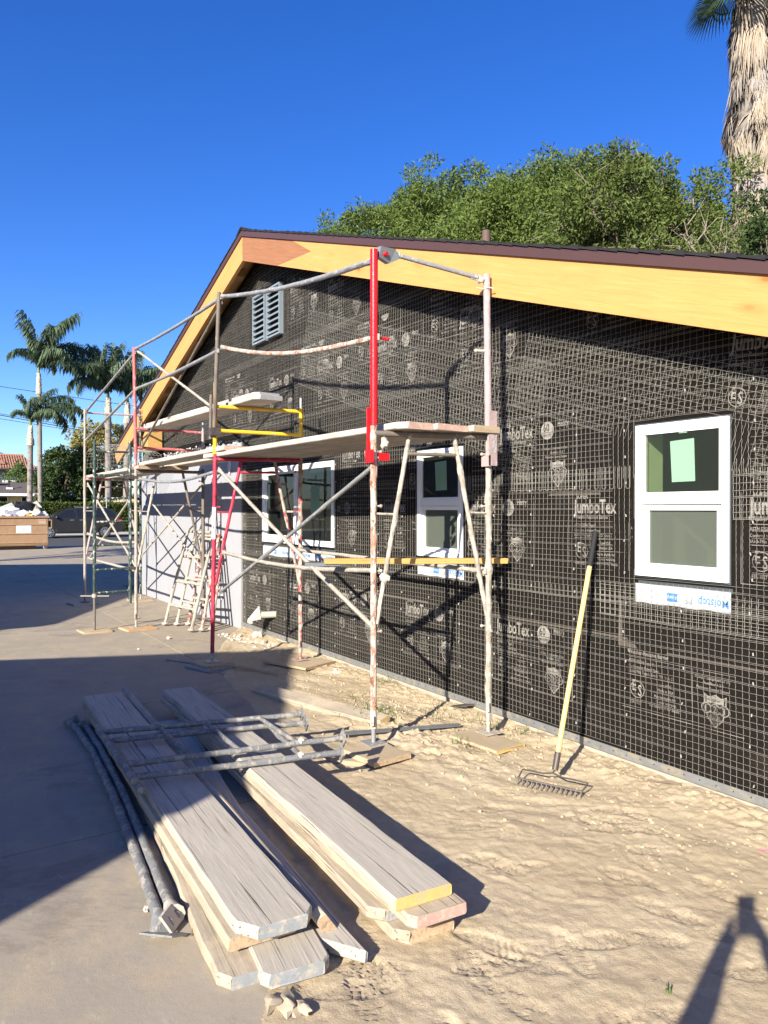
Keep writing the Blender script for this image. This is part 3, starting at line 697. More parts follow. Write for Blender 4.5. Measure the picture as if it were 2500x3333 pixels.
    reps = [0.0] if wd < 1 else [0.0, 0.55, 1.1]
    for o in reps:    # the print is upside down: rotate by half a turn in the tape's plane
        mm = MB(); b = 0; mm.v += [(x1-0.02-o-u, -0.0158-l, z0-0.195-v) for u, v, l in P.m.v]
        for fc, mi in zip(P.m.f, P.m.mi):
            if all(x0 < mm.v[b+i][0] < x1+0.008 for i in fc): mm.f.append(tuple(b+i for i in fc)); mm.mi.append(mi)
        mm.build('tape_print', ['ink_blue', 'ink_grey', 'flash_white'], w)
def thing_part(name, parent, loc, label=None):
    o = bpy.data.objects.new(name, None); C.objects.link(o); o.parent = parent
    o.location = Vector(loc)-parent_loc(parent); o.empty_display_size = 0.1
    if label: o['label'] = label
    return o
window(*WINS[0], 'white single-hung window nearest the rake, green sticker on its upper pane')
window(*WINS[1], 'white single-hung window behind the first scaffold frame')
window(*WINS[2], 'wide white sliding window with two panes side by side')
# gable vent, two louvred panels
for i, (a, b, zt) in enumerate(((-8.733, -8.365, 4.27), (-8.30, -7.932, 4.27))):
    v = thing_part('gable_vent', house, ((a+b)/2, 0, 3.665))
    m = MB(); ringbox(m, a, b, 3.665, zt, 0.022, -0.075, -0.02); m.build('vent_frame', 'vent_metal', v)
    MB().box((a+0.01, -0.028, 3.68), (b-0.01, -0.022, zt-0.01)).build('vent_back', 'trim_black', v)
    for k in range(8):
        z = 3.70+k*(zt-3.665-0.05)/8
        MB().obox(((a+b)/2, -0.055, z+0.03), ((b-a)/2-0.024, 0, 0), (0, 0.024, 0.026), (0, 0.002, -0.0018)).build('louvre', 'vent_metal', v)
# dryer vent hood
m = MB(); m.tube([(-8.17, 0.0, 0.33), (-8.275, -0.15, 0.32)], 0.040, 14); m.build('vent_duct', 'foundation', house, True)
hv = [(-8.31,-0.165,0.435), (-8.425,-0.20,0.285), (-8.40,-0.285,0.255), (-8.285,-0.275,0.255), (-8.27,-0.16,0.27)]
MB().add(hv, [(0,1,2),(0,2,3),(0,3,4),(1,0,4),(1,4,3,2)]).build('vent_hood', 'pvc_white', house)
m = MB()
for k in range(6): m.box((-8.396+k*0.021, -0.284+0.002*k, 0.225), (-8.385+k*0.021, -0.262, 0.255))
m.box((-8.398, -0.286, 0.221), (-8.28, -0.262, 0.226))
m.build('hood_grille', 'pvc_white', house)
# stuccoed end of the wall
top = [(-9.24-0.035*k, 2.485+0.030*mnoise.noise(Vector((k*0.37, 2, 0)))+0.035*(mnoise.noise(Vector((k*1.3, 7, 0))) > 0.25)) for k in range(142)]
m = MB(); pol = [(-14.21, -0.3), (-9.24, -0.3)]+[(x, z) for x, z in top]+[(-14.21, 2.5)]
m.prism([(x, -0.024, z) for x, z in pol], (0, 0.03, 0)); m.build('stucco_coat', 'stucco_white', house)
m = MB(); m.box((-14.235, -0.03, -0.1), (-14.205, 0.14, 2.52)); m.build('corner_bead', 'stucco_white', house)
m = MB()
for k in range(60):
    x = -12.9+random.uniform(0, 3.6); z = 2.50+random.uniform(-0.03, 0.05); m.ball((x, -0.035, z), random.uniform(0.006, 0.019), 6, 0.6, (1.4, 0.6, 0.8), k)
m.build('torn_stucco_edge', 'stucco_rough', house, kind='stuff')
for (x, z, s) in ((-9.62, 2.17, 0.10), (-9.95, 0.42, 0.08), (-10.3, 2.05, 0.05)):
    m = MB(); m.ball((x, -0.03, z), s, 8, 0.8, (0.5, 0.25, 1.2), int(x*10)); m.build('stucco_patch', 'stucco_rough', house)
# roof: two slopes, barge boards, drip edge, shingle edge, lookouts
OH = 0.26; XL, XR = -15.02, 0.9
for a, b in ((XL, RX), (RX, XR)):
    m = MB(); m.add([(a, -OH+0.05, rake(a)-0.035), (b, -OH+0.05, rake(b)-0.035), (b, 8.5, rake(b)-0.035), (a, 8.5, rake(a)-0.035),
                     (a, -OH+0.05, rake(a)+0.0), (b, -OH+0.05, rake(b)+0.0), (b, 8.5, rake(b)+0.0), (a, 8.5, rake(a)+0.0)],
                    [(0,3,2,1),(4,5,6,7),(0,1,5,4),(1,2,6,5),(2,3,7,6),(3,0,4,7)]); m.build('roof_deck', 'soffit_wood', house)
BW = 0.348
def barge(pts, mat, y0=-OH-0.045, y1=-OH+0.0):
    m = MB(); m.prism([(x, y0, z) for x, z in pts], (0, y1-y0, 0)); o = m.build('barge_board', mat, house)
    return o
def bz(x, d): return rake(x)-d
tipx = -6.68; g = 0.003
a0 = math.atan(SL)
p_splice = [(RX, bz(RX, BW)), (-7.48, bz(-7.48, BW)), (tipx, bz(tipx, 0.155)), (-7.38, bz(-7.38, 0.0)), (RX, RZ)]
def local_board(pts, mat):     # board whose grain follows the slope: build in a rotated frame
    (x0, z0) = pts[0]; s = -a0 if x0 >= RX-0.01 else a0
    o = bpy.data.objects.new('barge_board', None)
    m = MB(); ca, sa = math.cos(-s), math.sin(-s)
    loc = [((x-x0)*ca-(z-z0)*sa, 0, (x-x0)*sa+(z-z0)*ca) for x, z in pts]
    m.prism(loc, (0, 0.045, 0)); me = m.mesh('barge_board'); me.materials.append(MATS[mat]); bpy.data.objects.remove(o)
    ob = link(me, 'barge_board', house); ob.location = Vector((x0, -OH-0.045, z0))-house.location; ob.rotation_euler = (0, -s, 0); return ob
local_board(p_splice, 'fascia_primed')['label'] = 'reddish primed splice piece with a pointed end at the peak'
local_board([(-7.48+g, bz(-7.48, BW)), (XR, bz(XR, BW)), (XR, bz(XR, 0)), (-7.38+g, bz(-7.38, 0)), (tipx+0.004, bz(tipx, 0.155))], 'fascia_pine')
lo = [(XL+0.18, bz(XL+0.18, BW)), (RX-g, bz(RX, BW)), (RX-g, RZ), (XL, bz(XL, 0)), (XL, bz(XL, 0.16))]
local_board(list(lo), 'fascia_pine')
for s, (a, b) in ((1, (RX, XR)), (-1, (XL, RX))):
    m = MB(); m.prism([(a, -OH-0.062, rake(a)-0.052), (b, -OH-0.062, rake(b)-0.052), (b, -OH-0.062, rake(b)+0.006), (a, -OH-0.062, rake(a)+0.006)], (0, 0.015, 0))
    m.prism([(a, -OH-0.0615, rake(a)+0.0065), (b, -OH-0.0615, rake(b)+0.0065), (b, -OH-0.0615, rake(b)+0.012), (a, -OH-0.0615, rake(a)+0.012)], (0, 0.14, 0)); m.build('drip_edge', 'drip_brown', house)
    n = int(abs(b-a)/0.145)
    for k in range(n):        # shingle courses seen edge-on, stepped
        x = (RX+s*k*0.145); x2 = x+s*0.155; t0 = 0.013; 
        m = MB(); q = 0.004*random.random()
        m.prism([(x, -OH-0.072+q, rake(x)+t0+0.008), (x2, -OH-0.072+q, rake(x2)+t0), (x2, -OH-0.072+q, rake(x2)+t0+0.022+random.uniform(0, .008)), (x, -OH-0.072+q, rake(x)+t0+0.013)], (0, 8.6, 0))
        m.build('shingle_course', 'shingle', house)
m = MB(); m.prism([(RX-0.13, -OH-0.074, rake(RX-0.13)+0.036), (RX, -OH-0.074, RZ+0.040), (RX+0.13, -OH-0.074, rake(RX+0.13)+0.036), (RX, -OH-0.074, RZ+0.062)], (0, 8.6, 0)); m.build('ridge_cap', 'shingle', house)
x = -14.8
while x < 0.5:               # lookouts carrying the overhang
    if abs(x-RX) > 0.15:
        m = MB(); hx = 0.045 
        m.prism([(x-hx, -OH+0.002, rake(x-hx)-0.036), (x+hx, -OH+0.002, rake(x+hx)-0.036), (x+hx, -OH+0.002, rake(x+hx)-0.145), (x-hx, -OH+0.002, rake(x-hx)-0.145)], (0, OH-0.035, 0)); m.build('lookout', 'soffit_wood', house)
    x += 0.81
m = MB(); m.prism([(-13.4, -0.30, 2.62), (-12.7, -0.30, 2.62), (-12.7, -0.30, 3.05)], (0, 0.24, 0)); m.build('eave_return', 'lumber_yellow', house)
m = MB(); m.tube([(-5.50, 1.0, 3.75), (-5.50, 1.0, 4.31)], 0.042, 14); m.build('vent_stack', 'pipe_vent_brown', house, True)
# interior: floor, ceiling, partitions, far walls
MB().box((WX0, 0.14, 0.02), (WX1, 8.3, 0.10)).build('interior_floor', 'foundation', house)
MB().box((WX0, 0.14, 2.46), (WX1, 8.3, 2.50)).build('interior_ceiling', 'interior_wall', house)
for xx in (-5.9, -3.35): MB().box((xx-0.05, 0.14, 0.10), (xx+0.05, 4.0, 2.46)).build('partition_wall', 'interior_wall', house)
MB().box((WX0, 4.0, 0.10), (WX1, 4.1, 2.46)).build('partition_wall', 'interior_wall', house)
MB().box((WX0-0.02, 0.14, -0.1), (WX0+0.1, 8.3, 3.05)).build('end_wall', 'stucco_white', house)
MB().box((WX1-0.1, 0.14, -0.1), (WX1, 8.3, 2.0)).build('end_wall', 'stucco_white', house)
MB().box((WX0, 8.3, -0.1), (WX1, 8.4, 2.3)).build('rear_wall', 'stucco_white', house)
# ------------------------------------------------------------------ scaffold
def pin(m, p, d, r=0.007, l=0.05): m.tube([p, Vector(p)+Vector(d)*l], r, 6); m.ball(Vector(p)+Vector(d)*l, r*1.7, 6)
def frame(label, xf, xb, yf, yb, mf, mb, mt, ml1, ml2, zf=0.03, zb=0.03, zt=2.10, r=0.0205, jit=0.0035, lean=0.0):
    f = thing('scaffold_support', label, 'scaffold frame', (xf, yf, 0), 'scaffold frames along the wall')
    seg = 0.03 if xf > -8 else 0.07
    F = Vector((xf, yf, 0)); B = Vector((xb, yb, 0)); D = B-F
    at = lambda u, z: F+D*u+Vector((lean*(1-u)*(z-zf), 0, z))
    MB().tube([at(0, zf+0.10), at(0, zt+0.05)], r, 9, jit, seg).build('post', mf, f, True)
    MB().tube([at(1, zb+0.10), at(1, zt+0.05)], r, 9, jit*1.6, seg).build('post', mb, f, True)
    MB().tube([at(0, zt), at(1, zt)], r*0.98, 9, jit*0.6, seg).build('top_bar', mt, f, True)
    MB().tube([at(0.30, zt-0.01), at(0.025, 0.84)], r*0.78, 8, jit*0.8, seg).build('leg_brace', ml1, f, True)
    MB().tube([at(0.69, zt-0.01), at(0.985, 0.86)], r*0.78, 8, jit*1.2, seg).build('leg_brace', ml2, f, True)
    MB().tube([at(0.285, 1.97), at(0.715, 1.97)], r*0.6, 8, jit*0.3, seg).build('cross_bar', mt, f, True)
    MB().tube([at(0.0, 1.57), at(0.19, 1.565)], r*0.42, 6, jit*0.5, seg).build('spreader', ml1, f, True)
    MB().tube([at(1.0, 1.57), at(0.835, 1.575)], r*0.45, 6, jit*1.0, seg).build('spreader', ml2, f, True)
    q = D.normalized()
    for z in (0.79, 1.19, 1.62, 1.98):
        for u, s in ((0, 1), (1, -1)):
            m = MB(); pin(m, at(u, z)+q*0.015*s, q*s, l=0.037); m.build('lock_pin', ml2, f, True)
    return f, at
def jack(label, x, y, z0, mat, h=0.15, r=0.0155, tilt=0.0):
    m = MB(); m.tube([(x, y, z0+0.006), (x, y, z0+h)], r, 8, 0.001, 0.03)
    o = thing('base_jack', label, 'base jack', (x, y, z0), 'base jacks under the scaffold posts')
    m.build('jack_tube', mat, o, True)
    a = tilt; cx, sx = math.cos(a)*0.068, math.sin(a)*0.068
    MB().obox((x, y, z0+0.004), (cx, sx, 0), (-sx, cx, 0), (0, 0, 0.003)).build('foot_plate', mat, o)
    m = MB(); m.tube([(x+0.024, y-0.01, z0+h+0.05), (x+0.028, y-0.012, z0+h-0.01), (x+0.014, y-0.018, z0+h-0.02)], 0.004, 6); m.build('spring_pin', 'steel_dark', o, True)
    return o
FA, aA = frame('rust-flecked scaffold frame at the near end of the platform, by the red guard post', -4.125, -3.91, -1.16, -0.35, 'pipe_rust_red', 'pipe_crust', 'pipe_dark', 'pipe_crust', 'pipe_crust', 0.05, 0.03)
FB, aB = frame('crimson scaffold frame with a white band, second from the camera', -7.19, -6.83, -1.16, -0.35, 'pipe_crimson', 'pipe_fleck', 'pipe_crimson', 'pipe_crimson', 'pipe_fleck', 0.05, 0.03, lean=0.045)
FC, aC = frame('pale plaster-spattered scaffold frame in front of the white wall', -9.97, -9.79, -1.20, -0.35, 'pipe_white', 'pipe_dark', 'pipe_dark', 'pipe_crust', 'pipe_dark', 0.04, 0.03)
FD, aD = frame('farthest scaffold frame, cream posts, at the left corner of the house', -13.10, -12.99, -1.24, -0.35, 'pipe_white', 'pipe_green', 'pipe_fleck', 'pipe_pinkwhite', 'pipe_pinkwhite', 0.04, 0.03)
MB().tube([aB(0, 1.30), aB(0, 1.62)], 0.0225, 9, 0.001, 0.03).build('paint_band', 'white_paint', FB, True)
for lab, x, y, z, mt, h in (('base jack under the front post of the nearest frame', -4.125, -1.16, 0.055, 'pipe_galv', .13), ('base jack under the rear post of the nearest frame', -3.91, -0.35, 0.045, 'pipe_crust', .16),
    ('base jack under the crimson frame front post', -7.19, -1.16, 0.06, 'pipe_galv', .11), ('base jack under the pink rear post beside the wall', -6.83, -0.35, 0.05, 'pipe_fleck', .15),
    ('base jack under the pale frame front post', -9.97, -1.20, 0.035, 'pipe_white', .13), ('base jack under the rear post by the folded trestles', -9.79, -0.35, 0.02, 'pipe_white', .12),
    ('base jack under the farthest front post, in the shade', -13.10, -1.24, 0.045, 'pipe_dark', .15), ('base jack under the farthest rear post by the white wall', -12.99, -0.35, 0.035, 'pipe_white', .15)):
    jack(lab, x, y, z, mt, h)
# sole boards
def plank(L, Wd, T, nseg=None, ch=0.006, clip=(0, 0), clip2=(0, 0), wear=0.003, seed=0):
    """board along +X (0..L), top at z=T; clip = cut corners (left,right) at the x=L end"""
    rg = random.Random(seed); n = nseg or max(4, int(L/0.12)); m = MB(); h = Wd/2; rows = []
    prof = lambda w0, w1: [(w0+ch, T), (w1-ch, T), (w1, T-ch), (w1, ch), (w1-ch, 0), (w0+ch, 0), (w0, ch), (w0, T-ch)]
    stations = sorted({L*i/n for i in range(n+1)}|({L-max(clip)} if max(clip) else set())|({L-min(clip)} if min(clip) else set()))
    for x in stations:
        a = h; b = h
        if clip[0] and x > L-clip[0]: b = h-clip[0]*0.75*(x-(L-clip[0]))/clip[0]
        if clip[1] and x > L-clip[1]: a = h-clip[1]*0.75*(x-(L-clip[1]))/clip[1]
        j1, j2 = rg.uniform(-wear, wear), rg.uniform(-wear, wear); sag = 0.0
        e = rg.uniform(-wear, wear)*1.5 if x in (0, L) else 0
        rows.append([(x+e+rg.uniform(-wear, wear)*(x in (0, L)), y, z) for y, z in prof(-a+j1, b+j2)])
    vs = [p for r_ in rows for p in r_]; k = 8
    m.add(vs, [(i*k+j, (i+1)*k+j, (i+1)*k+(j+1) % k, i*k+(j+1) % k) for i in range(len(rows)-1) for j in range(k)])
    b = len(rows)-1; m.cur = 1; m.f += [tuple(range(k)), tuple(b*k+j for j in range(k-1, -1, -1))]; m.mi += [1, 1]
    return m
def lay(m, name, mats, p0, p1, label, cat, roll=0.0, group=None, parent=None):
    p0, p1 = Vector(p0), Vector(p1); d = (p1-p0).normalized(); y = Vector((0,0,1)).cross(d).normalized(); z = d.cross(y)
    M = Matrix((d, y, z)).transposed() @ Matrix.Rotation(roll, 3, 'X')
    me = m.mesh(name)
    for mm in mats: me.materials.append(MATS[mm])
    o = link(me, name, None, label, None, p0, cat, group); o.rotation_euler = M.to_euler(); return o
def sole(label, x, y, z, sx, sy, ang, T=0.022, mats=('plywood_tan', 'plywood_tan'), seed=0):
    d = Vector((math.cos(ang), math.sin(ang), 0)); c = Vector((x, y, z))
    return lay(plank(sx, sy, T, 6, 0.003, wear=0.006, seed=seed), 'sole_board', mats, c-d*sx/2, c+d*sx/2, label, 'board', group='sole boards under the scaffold posts')
sole('square tan board under the nearest front post, resting on a second board', -3.97, -1.235, 0.022, 0.32, 0.29, 0.10, 0.034, ('plywood_tan', 'end_paint_tan'), 1)
sole('lower tan board sticking out from beneath the board of the nearest front post', -4.08, -1.34, -0.008, 0.30, 0.25, 0.55, 0.030, ('plywood_tan', 'end_paint_tan'), 2)
sole('dusty board with an orange edge under the nearest rear post', -3.82, -0.45, 0.016, 0.44, 0.26, 0.10, 0.022, ('plywood_tan', 'end_paint_yellow'), 3)
sole('upper dark board under the crimson post', -7.19, -1.16, 0.035, 0.34, 0.30, 0.15, 0.024, ('plywood_tan', 'end_paint_tan'), 4)
sole('lower dark board under the crimson post', -7.15, -1.20, 0.010, 0.42, 0.32, 0.30, 0.024, ('plank_blue_grey', 'end_paint_grey'), 5)
sole('half-shaded plywood board beside the foundation under the pink post', -6.82, -0.37, 0.020, 0.62, 0.44, 0.35, 0.024, ('plywood_tan', 'end_paint_tan'), 6)
sole('orange-edged chipboard square under the pale front post', -9.96, -1.18, 0.010, 0.36, 0.38, 0.12, 0.024, ('plywood_orange', 'plywood_orange'), 7)
sole('pale board under the green ladder post on the sunlit slab', -10.06, -1.70, 0.010, 0.34, 0.36, 0.06, 0.024, ('plywood_tan', 'end_paint_tan'), 8)
sole('shaded board under the farthest front post', -13.10, -1.26, 0.010, 0.42, 0.42, 0.1, 0.026, ('plank_blue_grey', 'end_paint_grey'), 9)
sole('board under the farthest rear post by the white wall', -12.99, -0.35, 0.010, 0.36, 0.36, 0.05, 0.022, ('plywood_tan', 'end_paint_tan'), 10)
# guard posts, rails, braces (each can be lifted off)
def gtube(name, label, cat, path, r, mat, jit=0.002, seg=0.05, ends=True, group=None, mend=None):
    o = thing(name, label, cat, path[0], group); MB().tube(path, r, 8, jit, seg).build('tube', mat, o, True)
    if ends:
        for p, q in ((path[0], path[1]), (path[-1], path[-2])):
            d = (Vector(q)-Vector(p)).normalized(); sd = d.cross(Vector((0,0,1))).normalized(); up = sd.cross(d)
            MB().obox(Vector(p)+d*0.01, d*0.042, up*0.021, sd*0.005).build('end_lug', mend or mat, o)
    return o
def bow(a, b, sag, n=8, dirv=(0,0,-1)):
    a, b, dv = Vector(a), Vector(b), Vector(dirv); return [tuple(a.lerp(b, i/n)+dv*sag*math.sin(math.pi*i/n)) for i in range(n+1)]
gp = thing('guard_post', 'bright red guard post standing at the near corner of the platform', 'guard post', (-4.12, -1.16, 1.9))
MB().tube([(-4.12, -1.16, 2.155), (-4.118, -1.16, 3.31)], 0.0255, 12, 0.0005, 0.1).build('tube', 'pipe_red', gp, True)
m = MB(); m.box((-4.155, -1.196, 1.92), (-4.135, -1.178, 2.27)); m.box((-4.165, -1.20, 1.905), (-4.08, -1.185, 1.99)); m.box((-4.165, -1.185, 1.905), (-4.150, -1.12, 1.99)); m.box((-4.10, -1.135, 1.92), (-4.085, -1.06, 1.97)); m.build('bracket', 'pipe_red', gp)
m = MB(); pin(m, (-4.12, -1.14, 2.73), (0.2, 1, 0), 0.009, 0.075); m.build('toggle_pin', 'pipe_red', gp, True)
h = MB(); h.prism([(-4.14, -1.135, 3.265), (-4.135, -1.06, 3.235), (-4.10, -1.00, 3.265), (-4.10, -1.03, 3.325), (-4.125, -1.13, 3.335)], (0.03, 0.012, 0)); h.build('hinge_plate', 'steel_strip', gp)
m = MB(); m.tube([(-4.10, -1.09, 3.285), (-4.075, -1.085, 3.285)], 0.014, 8); m.build('hinge_bolt', 'pipe_red', gp, True)
bp_ = thing('guard_post', 'pale pink guard post with white plaster, standing by the wall at the near end', 'guard post', (-3.92, -0.35, 1.9))
MB().tube([(-3.91, -0.35, 2.11), (-3.932, -0.35, 3.235)], 0.0245, 12, 0.001, 0.06).build('tube', 'pipe_pinkwhite', bp_, True)
m = MB(); m.box((-3.885, -0.385, 1.90), (-3.865, -0.31, 2.28)); m.box((-3.94, -0.39, 1.895), (-3.865, -0.37, 1.97)); m.build('bracket', 'pipe_pinkwhite', bp_)
m = MB(); pin(m, (-3.92, -0.37, 2.70), (-0.5, -1, 0), 0.008, 0.06); m.build('lock_pin', 'plaster_blob', bp_, True)
m = MB(); m.tube([(-3.97, -0.41, 3.145), (-3.93, -0.378, 3.13), (-3.89, -0.36, 3.135), (-3.86, -0.345, 3.12)], 0.0035, 6); m.build('tie_wire', 'plaster_blob', bp_, True)
gb = gtube('guard_post', 'dark brown guard post clamped to the yellow frame', 'guard post', [(-7.09, -1.175, 2.32), (-6.985, -1.16, 3.735)], 0.0205, 'pipe_dark', ends=False)
m = MB(); m.box((-7.125, -1.215, 2.33), (-7.045, -1.135, 2.41)); m.build('clamp', 'steel_dark', gb)
m = MB(); m.tube([(-7.125, -1.20, 2.30), (-7.105, -1.20, 2.74)], 0.016, 8, 0.002, 0.05); m.build('sleeve', 'pipe_dark', gb, True)
gtube('guard_post', 'faded red guard post rising from the pale frame in front of the left barge board', 'guard post', [(-9.985, -1.20, 2.40), (-10.06, -1.20, 3.75)], 0.0225, 'pipe_pink', ends=False)
gtube('guard_post', 'cream guard post at the far left corner of the scaffold', 'guard post', [(-13.10, -1.24, 2.15), (-13.06, -1.24, 3.27)], 0.02, 'pipe_white', ends=False)
gtube('guard_post', 'dark green stub post behind the faded red one, at the left eave', 'guard post', [(-12.99, -0.35, 2.13), (-13.03, -0.35, 3.33)], 0.021, 'pipe_green', ends=False)
RG = 'guard rails of the scaffold'
gtube('guard_rail', 'grey end guard rail from the red guard post to the pink one by the wall', 'guard rail', [(-4.10, -1.03, 3.30), (-3.945, -0.42, 3.205)], 0.0165, 'pipe_galv', 0.001, group=RG)
m = MB(); m.ball((-3.94, -0.395, 3.19), 0.024, 8, 0.5, (1, 1.2, 0.8), 3); tag(m.build('plaster_lump', 'plaster_blob', None, True, origin=(-3.94, -0.395, 3.16)), 'plaster-caked clip at the inner end of the grey end guard rail', 'clip')
gtube('guard_rail', 'long grey top rail between the dark brown and the red guard posts', 'guard rail', bow((-6.93, -1.15, 3.68), (-4.15, -1.16, 3.24), 0.045), 0.0195, 'pipe_galv', 0.0022, 0.04, group=RG, mend='plaster_blob')
gtube('guard_rail', 'bent rusty plaster-coated mid rail ending at the red guard post', 'guard rail', bow((-6.95, -1.14, 3.19), (-4.12, -1.14, 2.735), 0.085), 0.0185, 'pipe_rust_red', 0.0025, 0.04, group=RG, mend='plaster_blob')
gtube('guard_rail', 'grey top rail between the faded red and the dark brown guard posts', 'guard rail', bow((-10.04, -1.18, 3.735), (-7.0, -1.17, 3.66), 0.02), 0.018, 'pipe_galv', 0.0015, 0.08, group=RG)
gtube('guard_rail', 'grey mid rail left of the dark brown guard post', 'guard rail', bow((-10.02, -1.18, 3.20), (-7.0, -1.17, 3.16), 0.02), 0.018, 'pipe_galv', 0.0015, 0.08, group=RG)
gtube('guard_rail', 'grey top rail running down to the cream corner post', 'guard rail', bow((-13.06, -1.22, 3.235), (-10.06, -1.19, 3.68), 0.0), 0.018, 'pipe_galv', 0.0015, 0.1, group=RG)
gtube('guard_rail', 'grey mid rail running to the cream corner post', 'guard rail', bow((-13.06, -1.22, 2.76), (-10.03, -1.19, 3.19), 0.0), 0.018, 'pipe_galv', 0.0015, 0.1, group=RG)
gtube('guard_rail', 'far end rail between the cream corner post and the green stub post', 'guard rail', [(-13.06, -1.24, 3.21), (-13.02, -0.32, 3.22)], 0.016, 'pipe_pinkwhite', 0.0015, 0.1, group=RG)
RB = 'brace tubes of the scaffold'
def brace(label, a, b, r=0.0145, mat='pipe_galv', sag=0.0, jit=0.002, dv=(0,0,-1)): return gtube('brace_tube', label, 'brace', bow(a, b, sag, 8, dv), r, mat, jit, 0.05, group=RB)
brace('diagonal brace falling from the crimson post to the nearest post', (-7.06, -1.13, 1.99), (-4.15, -1.13, 0.80), 0.0165, 'pipe_white', 0.02)
brace('diagonal brace rising to the red bracket from the foot of the crimson post', (-7.10, -1.10, 0.77), (-4.16, -1.12, 1.90), 0.0155, 'pipe_galv')
brace('bent front ledger tube carrying the yellow stud, between the two near frames', (-7.03, -1.10, 1.17), (-4.15, -1.12, 1.19), 0.0165, 'pipe_white', 0.05)
brace('rear ledger tube close to the wall between the two near frames', (-6.81, -0.38, 1.18), (-3.93, -0.38, 1.17), 0.0165, 'pipe_white', 0.0)
brace('sagging tube just below the platform between pale and crimson frames', (-9.90, -1.17, 2.00), (-7.10, -1.13, 1.985), 0.0165, 'pipe_galv', 0.075)
brace('upper diagonal falling from the faded red guard post to the yellow frame', (-10.02, -1.16, 3.70), (-7.13, -1.15, 2.60), 0.0145, 'pipe_white')
brace('upper diagonal rising from the pale frame to the dark brown guard post', (-9.97, -1.12, 2.42), (-7.01, -1.13, 3.63), 0.0145, 'pipe_dark')
brace('far diagonal falling from the cream corner post', (-13.05, -1.20, 2.02), (-10.02, -1.17, 0.80), 0.0155, 'pipe_white')
brace('far diagonal rising from the foot of the cream corner post', (-13.05, -1.18, 0.77), (-10.02, -1.15, 1.90), 0.0155, 'pipe_white')
brace('plaster-thick ledger between the far frames, the higher one', (-13.05, -1.20, 1.19), (-10.02, -1.16, 1.16), 0.0185, 'pipe_white', 0.06)
brace('plaster-thick ledger between the far frames, the lower one', (-13.0, -1.20, 0.78), (-10.02, -1.16, 0.77), 0.0185, 'pipe_white', 0.0)
brace('shaded rear diagonal against the white wall, falling to the right', (-12.95, -0.37, 1.98), (-9.82, -0.37, 0.80), 0.0135, 'pipe_crust')
brace('shaded rear diagonal against the white wall, rising to the right', (-12.95, -0.34, 0.80), (-9.82, -0.34, 1.95), 0.0135, 'pipe_crust')
# yellow stub frame on the crimson frame, pink stub frame on the pale one
def stub(label, xf, xb, yf, yb, z0, zts, zb, mat, mback):
    f = thing('stub_frame', label, 'scaffold frame', (xf, yf, z0), 'short frames carrying the upper plank')
    MB().tube([(xf, yf, z0), (xf+0.02, yf, zb[0])], 0.0215, 10, 0.0012, 0.06).build('post', mat, f, True)
    MB().tube([(xb, yb, zts[0]-0.02), (xb, yb, zts[1]+0.02)], 0.020, 10, 0.0012, 0.06).build('post', mback, f, True)
    MB().tube([(xb, yb, zts[1]+0.02), (xb, yb, zb[1])], 0.0145, 10, 0.0012, 0.06).build('coupling_pin', 'pipe_galv', f, True)
    for z in zts: MB().tube([(xf+0.01, yf, z+0.015), (xb-0.01, yb, z-0.01)], 0.0185, 10, 0.0012, 0.06).build('bar', mat, f, True)
    m = MB(); pin(m, (xb, yb, z0+0.33), (-0.3, -1, 0), 0.007, 0.04); m.build('lock_pin', 'pipe_pinkwhite', f, True)
stub('yellow stub frame standing on the crimson frame', -7.105, -6.815, -1.16, -0.35, 2.13, (2.37, 2.61), (2.86, 2.74), 'pipe_yellow', 'pipe_yellow')
stub('faded pink stub frame standing on the pale frame', -9.99, -9.79, -1.20, -0.35, 2.13, (2.40, 2.65), (2.45, 2.78), 'pipe_pink', 'pipe_pinkwhite')
# platform planks
GP = 'planks of the scaffold platforms'
PM = ('plank_platform', 'end_paint_pink')
def deck(label, p0, p1, w, T=0.045, clip=(0,0), mats=PM, seed=0): return lay(plank(math.dist(p0, p1), w, T, None, 0.006, clip, seed=seed, wear=0.004), 'scaffold_plank', mats, p0, p1, label, 'plank', group=GP)
deck('front platform plank over the nearest frame, clipped pinkish end', (-7.45, -1.03, 2.125), (-3.94, -0.93, 2.125), 0.26, 0.045, (0, 0.07), PM, 1)
deck('middle platform plank at the near end, broken pinkish end', (-7.40, -0.74, 2.125), (-3.90, -0.665, 2.125), 0.265, 0.045, (0, 0), PM, 2)
deck('inner platform plank next to the wall at the near end, notched end', (-7.35, -0.45, 2.125), (-3.85, -0.40, 2.125), 0.255, 0.045, (0.02, 0), ('plank_platform', 'plywood_tan'), 3)
deck('front platform plank from the crimson to the pale frame', (-10.45, -1.02, 2.175), (-6.85, -1.03, 2.173), 0.27, 0.045, seed=4)
deck('inner platform plank from the crimson to the pale frame', (-10.4, -0.62, 2.175), (-6.8, -0.62, 2.173), 0.29, 0.045, seed=5)
deck('front platform plank at the far left end of the scaffold', (-13.45, -1.06, 2.125), (-9.75, -1.08, 2.125), 0.27, 0.045, (0, 0), ('plank_platform', 'end_paint_tan'), 6)
deck('inner platform plank at the far left end of the scaffold', (-13.42, -0.7, 2.125), (-9.7, -0.72, 2.125), 0.29, 0.045, (0, 0), ('plank_platform', 'end_paint_tan'), 7)
deck('lower of the two raised planks on the stub frames', (-10.35, -0.95, 2.668), (-6.46, -0.86, 2.635), 0.27, 0.045, (0, 0.06), ('plank_platform', 'plank_blue_grey'), 8)
deck('upper of the two raised planks on the stub frames', (-10.2, -0.91, 2.715), (-6.57, -0.83, 2.682), 0.25, 0.04, (0, 0.06), ('plank_platform', 'plank_blue_grey'), 9)
